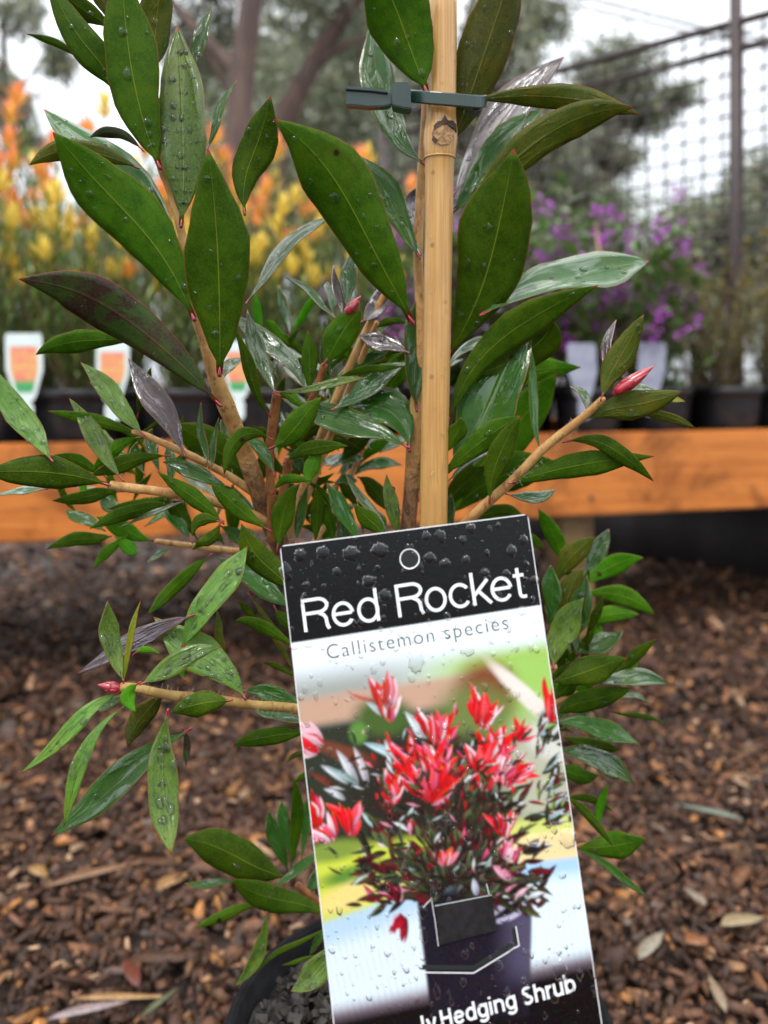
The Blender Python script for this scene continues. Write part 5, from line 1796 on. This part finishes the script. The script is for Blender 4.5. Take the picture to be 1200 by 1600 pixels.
def pl_(x0, y0, x1, y1, w_, c, bend=0., c2=None, soft=.8):
    """leaf shaped stroke from base to tip"""
    L_ = math.hypot(x1 - x0, y1 - y0)
    m0, m1 = int(max(0, min(x0, x1) - ox - w_ - 8 - abs(bend))), int(min(W0, max(x0, x1) - ox + w_ + 8 + abs(bend)))
    k0, k1 = int(max(0, min(y0, y1) - oy - w_ - 8 - abs(bend))), int(min(H0, max(y0, y1) - oy + w_ + 8 + abs(bend)))
    if m1 <= m0 or k1 <= k0: return
    X_, Y_ = XX[k0:k1, m0:m1], YY[k0:k1, m0:m1]
    ux, uy = (x1 - x0) / L_, (y1 - y0) / L_
    t = ((X_ - x0) * ux + (Y_ - y0) * uy) / L_
    s = -(X_ - x0) * uy + (Y_ - y0) * ux - bend * 4 * t * (1 - t)
    tc_ = np.clip(t, 0, 1)
    hw = w_ / 2 * (tc_ ** .7) * ((1 - tc_) ** .95) / .33
    mk = sm(hw - np.abs(s), -soft * .5, soft) * (t > 0) * (t < 1)
    col = np.array(lin(c), np.float32)[None, None, :] * np.ones_like(t)[..., None]
    if c2 is not None:
        g = sm(s / np.maximum(hw, .5) + .25 * np.sin(t * 9), -.2, .5)[..., None]
        col = col * (1 - g) + np.array(lin(c2), np.float32) * g
    col = col * (1 - .35 * (np.exp(-(s / 1.0) ** 2)))[..., None]
    col = col * (.42 + .72 * np.clip(t, 0, 1) ** .8)[..., None] * (1 - .35 * sm(np.abs(s) / np.maximum(hw, .5), .6, 1.))[..., None]
    a = mk[..., None]
    A[k0:k1, m0:m1] = A[k0:k1, m0:m1] * (1 - a) + col * a


PR_ = random.Random(5)
REDS = [(232, 30, 38), (215, 20, 30), (240, 50, 60), (190, 14, 26), (250, 80, 90), (225, 40, 22)]
PINK = [(238, 150, 175), (245, 190, 205), (226, 90, 130), (250, 225, 230)]
DKG = [(46, 44, 30), (60, 62, 40), (36, 32, 28), (82, 60, 48), (70, 24, 30), (110, 28, 38), (96, 110, 70), (58, 70, 58)]
SIL = [(210, 226, 226), (180, 205, 204), (228, 236, 238)]
# dark lower leaves radiating from the pot
for i in range(420):
    a = PR_.uniform(-3.25, .12)
    r0 = PR_.uniform(10, 165) * (.9 if abs(a + 1.57) > 1.0 else 1.05)
    x0, y0 = 705 + r0 * math.cos(a) * .95, 1400 + r0 * math.sin(a) * 1.25
    if x0 > 900 or x0 < 485: continue
    ln = PR_.uniform(22, 46)
    a2 = a + PR_.uniform(-.9, .9)
    c = PR_.choice(DKG if PR_.random() < .86 else (SIL if PR_.random() < .45 else PINK))
    pl_(x0, y0, x0 + ln * math.cos(a2), y0 + ln * math.sin(a2), PR_.uniform(7, 13), c, PR_.uniform(-3, 3), PR_.choice(DKG))
blobp(700, 1360, 62, 44, (26, 24, 22), 0, .5, .75)
for i in range(60):
    a = PR_.uniform(-3.0, -.1); r0 = PR_.uniform(8, 80)
    x0, y0 = 700 + r0 * math.cos(a), 1385 + r0 * math.sin(a)
    pl_(x0, y0, x0 + 26 * math.cos(a + PR_.uniform(-.6, .6)), y0 + 26 * math.sin(a), 8, PR_.choice(DKG), 0, PR_.choice(DKG))
# right side silver-green spray
for i in range(70):
    x0, y0 = PR_.uniform(835, 900), PR_.uniform(1120, 1290)
    a = PR_.uniform(-1.6, .1)
    pl_(x0, y0, x0 + 34 * math.cos(a), y0 + 34 * math.sin(a), PR_.uniform(6, 10), PR_.choice(SIL + DKG + [(160, 190, 90), (150, 30, 40)]), 0, PR_.choice(DKG + SIL))
# left blurry silver leaves
for (x0, y0, x1, y1, w_, c) in ((600, 1120, 570, 1095, 12, (190, 205, 205)), (640, 1190, 566, 1160, 18, (186, 214, 220)), (620, 1200, 600, 1155, 14, (200, 224, 228)), (668, 1165, 632, 1110, 18, (214, 226, 228)), (560, 1230, 525, 1170, 16, (220, 220, 228)), (575, 1230, 552, 1165, 14, (226, 214, 222)), (530, 1235, 478, 1205, 14, (120, 64, 50)), (545, 1225, 500, 1195, 14, (214, 220, 226)), (540, 1250, 505, 1232, 12, (225, 230, 236)), (560, 1225, 510, 1200, 12, (160, 190, 190))):
    pl_(x0, y0, x1, y1, w_, c, 2, tuple(int(q * .8) for q in c), 3)


def rosette(cx_, cy_, s, n, spread=1.25, tilt=-1.57, reds=REDS, tip=True):
    n2_ = n + 6
    for i in range(n2_):
        f = i / max(1, n2_ - 1)
        a = tilt + spread * (1 - f) * (1 if i % 2 else -1) * PR_.uniform(.6, 1.05)
        ln = s * PR_.uniform(.55, 1.1)
        bx, by = cx_ + PR_.uniform(-.12, .12) * s, cy_ + PR_.uniform(-.1, .35) * s
        w_ = s * PR_.uniform(.16, .32)
        c = PR_.choice(reds)
        c2 = PR_.choice(PINK) if PR_.random() < .4 else PR_.choice(reds)
        tx, ty = bx + ln * math.cos(a), by + ln * math.sin(a)
        pl_(bx, by, tx, ty, w_, c, PR_.uniform(-.05, .05) * s, c2)
        if tip and PR_.random() < .55: pl_(bx + (tx - bx) * .88, by + (ty - by) * .88, tx, ty, w_ * .22, (236, 150, 40))


rosette(605, 1110, 62, 7, .5, -1.6, [(226, 110, 90), (205, 70, 56), (190, 44, 40)])
pl_(590, 1095, 540, 1078, 7, (200, 110, 90), -4)
rosette(500, 1160, 60, 7, .7, -2.5, [(236, 40, 50), (245, 190, 205), (250, 215, 225), (225, 60, 70)])
rosette(684, 1150, 58, 12, .95)
rosette(650, 1205, 60, 10, 1.0, -1.75)
rosette(684, 1215, 64, 12, 1.0, -1.35)
rosette(672, 1240, 60, 10, 1.25)
rosette(750, 1125, 56, 9, .85, -1.5)
rosette(772, 1180, 58, 10, .9, -1.3)
rosette(758, 1215, 62, 12, 1.1, -1.2)
rosette(790, 1215, 52, 9, 1.1, -.8, REDS + PINK)
rosette(808, 1150, 34, 6, .9, -1.0)
rosette(866, 1110, 60, 5, .35, -1.55)
rosette(890, 1262, 26, 5, .8, -.3)
rosette(548, 1290, 52, 8, .9, -1.7)
rosette(520, 1300, 52, 6, 1.0, -2.6, REDS + PINK)
rosette(498, 1278, 46, 5, .6, -2.0)
rosette(612, 1245, 44, 7, .8, -1.6)
rosette(788, 1300, 38, 7, .9, -1.5)
rosette(696, 1345, 30, 6, .9, -1.5, [(220, 50, 36), (236, 90, 60), (240, 130, 150)])
rosette(790, 1340, 34, 4, .7, -1.2, PINK + [(170, 40, 80)])
rosette(622, 1400, 34, 6, .9, -2.2, [(60, 12, 22), (120, 20, 40), (80, 16, 30)], False)
rosette(630, 1430, 40, 6, .7, 1.9, [(190, 24, 50), (150, 20, 44), (110, 16, 34)], False)
pl_(800, 1375, 770, 1352, 16, (226, 160, 180), 0, (214, 120, 150))
pl_(745, 1400, 740, 1372, 12, (200, 210, 220), 0, (170, 160, 190))
# small dark and pale leaves among the red tips
for i in range(150):
    x0, y0 = PR_.gauss(700, 75), PR_.uniform(1150, 1370)
    if not 520 < x0 < 860: continue
    a = -1.57 + PR_.uniform(-1.2, 1.2) + (x0 - 700) * .006
    pl_(x0, y0, x0 + PR_.uniform(12, 30) * math.cos(a), y0 + PR_.uniform(14, 30) * math.sin(a), PR_.uniform(4, 8), PR_.choice(DKG + DKG + SIL + [(170, 30, 46), (130, 24, 36), (226, 150, 170)]), PR_.uniform(-2, 2), PR_.choice(DKG))
for i in range(60):
    x0, y0 = PR_.gauss(700, 62), PR_.gauss(1190, 40)
    if not (560 < x0 < 830 and y0 > 1105): continue
    a = -1.57 + PR_.uniform(-.9, .9) + (x0 - 705) * .005
    ln = PR_.uniform(8, 24)
    pl_(x0, y0, x0 + ln * math.cos(a), y0 + ln * math.sin(a), PR_.uniform(3, 6), PR_.choice(REDS + REDS + PINK + [(120, 10, 20), (90, 14, 24)]), PR_.uniform(-2, 2), PR_.choice(REDS + PINK))
for _ in range(2):
    B_ = A.copy()
    B_[1:-1, 1:-1] = (A[1:-1, 1:-1] * 4 + A[:-2, 1:-1] * 2 + A[2:, 1:-1] * 2 + A[1:-1, :-2] * 2 + A[1:-1, 2:] * 2 + A[:-2, :-2] + A[2:, 2:] + A[:-2, 2:] + A[2:, :-2]) / 16
    A[:] = B_
# black header over everything, and its white lower edge
fill(1 - sm(vv, 1004, 1006), (13, 13, 17))
A += NR.normal(0, .006, A.shape).astype(np.float32)
A = np.clip(A, .0015, .85)

nu, nv = 300, 560
inset = .00028
us_ = np.linspace(inset, LW - inset, nu)
vs_ = np.linspace(inset, .172, nv)
UU, VV = np.meshgrid(us_, vs_)
lt, lu_, ld_, ln_ = (np.array(x) for x in (LTL, LU, LD, LN))
Pp = lt + UU[..., None] * lu_ + VV[..., None] * ld_ + .00004 * ln_
rel = Pp - np.array(CAM)
dd_ = rel @ np.array(FW)
ix = 600 + FPX * (rel @ np.array(RT)) / dd_ - ox
iy = 590 - FPX * (rel @ np.array(UP)) / dd_ - oy
xi = np.clip(ix, 0, W0 - 2); yi = np.clip(iy, 0, H0 - 2)
x0 = xi.astype(int); y0 = yi.astype(int)
fx = (xi - x0)[..., None]; fy = (yi - y0)[..., None]
CC = (A[y0, x0] * (1 - fx) + A[y0, x0 + 1] * fx) * (1 - fy) + (A[y0 + 1, x0] * (1 - fx) + A[y0 + 1, x0 + 1] * fx) * fy
idx = np.arange(nu * nv).reshape(nv, nu)
F = np.stack([idx[:-1, :-1].ravel(), idx[:-1, 1:].ravel(), idx[1:, 1:].ravel(), idx[1:, :-1].ravel()], 1)
m, N, L, b = newmat('printed_gloss')
a = nd(N, 'ShaderNodeVertexColor', layer_name='tint')
L.new(a.outputs[0], b.inputs['Base Color'])
co = N.new('ShaderNodeTexCoord').outputs['Object']
b.inputs['Roughness'].default_value = .22
b.inputs['Specular IOR Level'].default_value = .34
f = noise(N, L, co, 900, 2, .5)
L.new(bump(N, L, f, .12, .0002), b.inputs['Normal'])
PRN = m
link('printed_picture', npmesh('printed_picture', Pp.reshape(-1, 3), F, CC.reshape(-1, 3)), PRN, label)

# ---- lettering
INK = simple('white_ink', (.80, .81, .83), (.80, .81, .83), .28, 30, 0)
GREY = simple('grey_ink', (.06, .06, .07), (.06, .06, .07), .3, 30, 0)


def arc(cx_, cy_, rx, ry, a0, a1, n=14):
    n *= 2
    return [(cx_ + rx * math.cos(math.radians(a0 + (a1 - a0) * i / n)), cy_ + ry * math.sin(math.radians(a0 + (a1 - a0) * i / n))) for i in range(n + 1)]


# strokes are centre lines in cap-height units, pen width is separate; (width, strokes)
def glyph(ch, p):
    h = p / 2
    X = .74          # x height
    xr = .34 - h     # round letter radius x
    yr = X / 2 + .012 - h
    cy = X / 2
    if ch == 'R': return .78, [[(h, 0), (h, 1)], [(h, 1 - h), (.46, 1 - h)] + arc(.46, .745, .26, .255 - h, 90, -90) + [(h, .49 + h)], [(.47, .49 + h * .6)] + [(.60, .44), (.655, .34), (.67, .12), (.72, 0)]]
    if ch == 'e': return .70, [[(h + .02, cy + .02), (.66 - h, cy + .02)], arc(.34, cy, xr, yr, 4, 325, 26)]
    if ch == 'd': return .70, [[(.66 - h, 0), (.66 - h, 1)], arc(.34, cy, xr * .98, yr, 0, 360, 28)]
    if ch == 'b': return .70, [[(h, 0), (h, 1)], arc(.34, cy, xr * .98, yr, 0, 360, 28)]
    if ch == 'o': return .70, [arc(.34, cy, xr, yr, 0, 360, 28)]
    if ch == 'c': return .64, [arc(.34, cy, xr, yr, 38, 322, 22)]
    if ch == 'k': return .62, [[(h, 0), (h, 1)], [(.52, X), (h, .28)], [(.21, .42), (.56, 0)]]
    if ch == 't': return .36, [[(.16, .93), (.16, .17)] + arc(.26, .15, .10, .105, 180, 270, 6) + [(.34, .05)], [(.02, X - h * .7), (.33, X - h * .7)]]
    if ch == 'H': return .76, [[(h, 0), (h, 1)], [(.70 - h, 0), (.70 - h, 1)], [(h, .53), (.70 - h, .53)]]
    if ch == 'g': return .70, [arc(.34, cy, xr * .98, yr, 0, 360, 28), [(.66 - h, X), (.66 - h, -.02)] + arc(.34, -.04, .32 - h, .22 - h * .6, 0, -160, 12)]
    if ch == 'i': return .26, [[(h + .02, 0), (h + .02, X)], [(h + .02, .88), (h + .02, 1.0)]]
    if ch == 'n': return .68, [[(h, 0), (h, X)], [(h, .44)] + arc(.32, .46, .32 - h, X - .45 - h, 170, 0, 10) + [(.64 - h, 0)]]
    if ch == 'h': return .68, [[(h, 0), (h, 1)], [(h, .44)] + arc(.32, .46, .32 - h, X - .45 - h, 170, 0, 10) + [(.64 - h, 0)]]
    if ch == 'u': return .68, [[(.62 - h, 0), (.62 - h, X)], [(h, X), (h, .28)] + arc(.31, .28, .31 - h, .29 - h, 180, 360, 10)]
    if ch == 'r': return .42, [[(h, 0), (h, X)], [(h, .42)] + arc(.36, .40, .27, X - .40 - h, 165, 88, 6)]
    if ch == 'S': return .74, [arc(.35, .745, .30 - h, .255 - h, 25, 260, 14) + arc(.35, .26, .32 - h, .27 - h, 85, -155, 14)]
    if ch == 'l': return .26, [[(h + .02, 0), (h + .02, 1)]]
    if ch == 'y': return .62, [[(.02 + h * .6, X), (.31, .05)], [(.58, X), (.33, .02), (.24, -.2), (.06, -.22)]]
    return .3, []


def ribbon(line, pw, vs, fs, to3):
    n = len(line)
    b = len(vs)
    for i in range(n):
        x, y = line[i]
        xa, ya = line[max(i - 1, 0)]
        xb, yb = line[min(i + 1, n - 1)]
        if i in (0, n - 1):
            dx, dy = xb - xa, yb - ya
            l_ = math.hypot(dx, dy) or 1
            nx, ny, k = -dy / l_, dx / l_, 1
        else:
            d1 = (x - xa, y - ya); d2 = (xb - x, yb - y)
            l1 = math.hypot(*d1) or 1; l2 = math.hypot(*d2) or 1
            t = (d1[0] / l1 + d2[0] / l2, d1[1] / l1 + d2[1] / l2)
            lt_ = math.hypot(*t) or 1
            nx, ny = -t[1] / lt_, t[0] / lt_
            k = 1 / max(.6, (nx * -d1[1] / l1 + ny * d1[0] / l1))
        vs.append(to3(x + nx * pw / 2 * k, y + ny * pw / 2 * k))
        vs.append(to3(x - nx * pw / 2 * k, y - ny * pw / 2 * k))
    for i in range(n - 1): fs.append((b + 2 * i, b + 2 * i + 1, b + 2 * i + 3, b + 2 * i + 2))


def frame3(o_px, x_px, up_px):
    """local 2-d frame on the label: origin, point at x direction, up vector in px"""
    O = onl(*o_px, .00008)
    Xv = onl(*x_px, .00008) - O
    Uv = onl(o_px[0] + up_px[0], o_px[1] + up_px[1], .00008) - O
    return O, Xv.normalized(), Uv.normalized(), Xv.length, Uv.length


# title line, glyph boxes measured on the photograph
O, Xd, Ud, xl, ul = frame3((475.5, 988), (826, 933), (-6.5, -51))
vs, fs = [], []
title = [('R', 0, .84), ('e', .89, .70), ('d', 1.66, .70), ('R', 2.87, .84), ('o', 3.73, .68), ('c', 4.46, .64), ('k', 5.16, .62), ('e', 5.74, .68), ('t', 6.44, .38)]
unit = xl / 6.84
lift = 0
for ch, x0_, wd_ in title:
    gw, st = glyph(ch, .102)
    sx = wd_ / gw
    for line in st:
        lift += 1e-7
        ribbon([(x0_ + x * sx, y) for x, y in line], .102, vs, fs, lambda x, y, l=lift: O + Xd * (x * unit) + Ud * (y * ul) + LN * l)
link('title_lettering', mesh('title_lettering', vs, fs), INK, label, smooth=False)
# footer line
O2, Xd2, Ud2, xl2, ul2 = frame3((691, 1607), (903, 1548), (-5, -28))
vs, fs = [], []
txt = 'Hedging Shrub'
tot = sum((glyph(c, .165)[0] + .05) if c != ' ' else .3 for c in txt)
un = xl2 / tot
x = 0
for ch in txt:
    gw, st = glyph(ch, .165)
    if ch == ' ': x += .3; continue
    for line in st:
        lift += 1e-7
        ribbon([(x + a_, b2) for a_, b2 in line], .165, vs, fs, lambda p_, q_, l=lift: O2 + Xd2 * (p_ * un) + Ud2 * (q_ * ul2) + LN * l)
    x += gw + .05
x = -1.22
for ch in 'ly':
    gw, st = glyph(ch, .165)
    for line in st:
        lift += 1e-7
        ribbon([(x + a_, b2) for a_, b2 in line], .165, vs, fs, lambda p_, q_, l=lift: O2 + Xd2 * (p_ * un) + Ud2 * (q_ * ul2) + LN * l)
    x += gw + .05
link('footer_lettering', mesh('footer_lettering', vs, fs), INK, label, smooth=False)
# subtitle with the built-in humanist font
cu = bpy.data.curves.new('subtitle', 'FONT')
cu.body = 'Callistemon species'
cu.space_character = 1.16
cu.offset = -.012
tmp = bpy.data.objects.new('tmp', cu)
COL.objects.link(tmp)
bpy.context.view_layer.update()
me = bpy.data.meshes.new_from_object(tmp)
COL.objects.unlink(tmp)
bpy.data.objects.remove(tmp)
me.materials.clear()
O3, Xd3, Ud3, xl3, ul3 = frame3((512.5, 1030), (795, 982.5), (-3.4, -22.5))
xm = max(v.co.x for v in me.vertices); xmin = min(v.co.x for v in me.vertices)
for v in me.vertices:
    x, y = (v.co.x - xmin) / (xm - xmin) * xl3, v.co.y / .70 * ul3
    v.co = O3 + Xd3 * x + Ud3 * y
link('subtitle_lettering', me, GREY, label, smooth=False)

# ---- punched hole, die-cut flap
HOLE = simple('dark_hole', (.012, .013, .012), rough=.8, bs=0)
c = onl(640, 873); rH = 15.5 / FPX * .272
def ring(r0, r1, l0, l1, mat, name):
    vs, fs = [], []
    n = 32
    for k in range(n):
        a = 2 * math.pi * k / n
        d = LU * math.cos(a) + LD * math.sin(a)
        vs += [c + d * r0 + LN * l0, c + d * r1 + LN * l1]
    for k in range(n): fs.append((2 * k, 2 * k + 1, (2 * k + 3) % (2 * n), (2 * k + 2) % (2 * n)))
    return link(name, mesh(name, vs, fs), mat, label)
vs = [c + LN * .00007] + [c + (LU * math.cos(k / 5.0929) + LD * math.sin(k / 5.0929)) * rH * .92 + LN * .00007 for k in range(32)]
link('punched_hole', mesh('hole', vs, [(0, 1 + k, 1 + (k + 1) % 32) for k in range(32)]), HOLE, label, smooth=False)
ring(rH * .90, rH * 1.02, .0001, .00016, WH, 'hole_edge')


def cutline(pts_px, w_px, mat, name, l=.00012):
    vs, fs = [], []
    q = [ray_uv(*p) for p in pts_px]
    ribbon(q, w_px / FPX * .262, vs, fs, lambda x, y: Lp(x, y, l))
    return link(name, mesh(name, vs, fs), mat, label, smooth=False)


fl = [(680, 1413), (768, 1396), (775, 1451), (687, 1474)]
vs = [onl(*p, .0009) for p in fl] + [onl(*p, .00015) for p in fl]
fs = [(0, 1, 2, 3), (0, 4, 5, 1), (1, 5, 6, 2), (2, 6, 7, 3), (3, 7, 4, 0)]
link('flap', mesh('flap', vs, fs), simple('flap_print', (.010, .010, .011), (.02, .019, .02), .3, 300, .2, .0003), label, smooth=False)
cutline([(661, 1418), (668, 1410), (674, 1404), (680, 1440), (685, 1478)], 1.1, WH, 'cut_edge')
cutline([(760, 1381), (765, 1400), (770, 1430), (774, 1452)], 1.1, WH, 'cut_edge')
cutline([(679, 1413), (768, 1396)], 0.8, WH, 'cut_edge', .00095)
cutline([(660, 1511), (740, 1512), (806, 1472), (803, 1450)], 7, HOLE, 'flap_slot', .0001)
cutline([(652, 1487), (658, 1519), (740, 1520), (811, 1477), (806, 1447)], 1.7, WH, 'cut_edge', .00013)

# ---- water on the label
rr = pick(41)
BIG = [(469, 868, 12, 13), (504, 864, 12, 14), (549, 866, 16, 15), (592, 861, 17, 15), (447, 894, 11, 18), (526, 894, 8, 9), (577, 909, 14, 12), (602, 932, 12, 12), (666, 838, 8, 10), (688, 839, 10, 13), (671, 872, 11, 10), (695, 881, 10, 10), (735, 826, 9, 10), (778, 821, 5, 6), (818, 844, 8, 10), (799, 862, 10, 13), (728, 875, 7, 10), (757, 896, 9, 9), (791, 897, 8, 8), (834, 907, 8, 8), (479, 914, 8, 6), (636, 892, 12, 7),
       (730, 1014, 14, 12), (650, 1032, 15, 22), (815, 954, 8, 9), (460, 1010, 8, 6), (482, 1008, 7, 5), (768, 967, 9, 7), (887, 1310, 15, 17), (833, 1312, 12, 10), (695, 1455, 11, 11), (662, 1462, 8, 14), (745, 1425, 8, 8), (728, 1443, 5, 6), (788, 1435, 9, 8), (660, 1425, 9, 12), (875, 1515, 12, 20), (925, 1515, 7, 16), (778, 1508, 8, 10), (683, 1550, 6, 13), (726, 1492, 6, 8), (856, 1225, 11, 9), (800, 1480, 6, 10), (724, 1535, 6, 8), (866, 1560, 9, 8)]
dropm = []
for (x, y, rx, ry) in BIG:
    vs, fs = [], []
    rx_, ry_ = rx / FPX * .264 * .85, ry / FPX * .264 * .85
    c0 = onl(x, y, .00009)
    dome(Vector((0, 0, 0)), LU * rx_, LD * ry_, LN, min(rx_, ry_) * .38, vs, fs, 28, 9, rr, .2)
    link('water_drop', mesh('water_drop', vs, fs), WATER, label, loc=c0)
vs, fs = [], []
taken = [(ray_uv(x, y), max(rx, ry) / FPX * .264) for x, y, rx, ry in BIG]
cnt = 0
while cnt < 950:
    u, v = rr.uniform(.001, LW - .001), rr.uniform(.001, .158)
    s = .00018 + .0010 * rr.random() ** 3.2
    if any((u - a[0]) ** 2 + (v - a[1]) ** 2 < (q * .9 + s) ** 2 for a, q in taken): continue
    if s > .0005: taken.append(((u, v), s))
    dome(Lp(u, v, .00009), LU * s, LD * s * rr.uniform(1, 1.9), LN, s * .5, vs, fs, 8, 3, rr, .25)
    cnt += 1
o = link('fine_water_drops', mesh('fine_water_drops', vs, fs), WATER, label)
o['kind'] = 'stuff'
# drops on stake and tie
vs, fs = [], []
for k in range(60):
    y = rr.uniform(0, 820)
    xc = np.interp(y, [p[1] for p in st_pts], [p[0] for p in st_pts])
    rad = np.interp(y, [p[1] for p in st_pts], [p[2] for p in st_pts]) * 24.5 / FPX * SD
    a = rr.uniform(-1.2, 1.2)
    n_ = (RT * math.sin(a) - FW * math.cos(a)).normalized()
    s = .0002 + .0006 * rr.random() ** 2
    c = P(xc, y, SD) + n_ * (rad + .00002)
    t_ = RT * math.cos(a) + FW * math.sin(a)
    dome(c, t_ * s, UP * s * 1.3, n_, s * .5, vs, fs, 9, 3, rr)
o = link('fine_water_drops', mesh('fine_water_drops', vs, fs), WATER, stake)
o['kind'] = 'stuff'
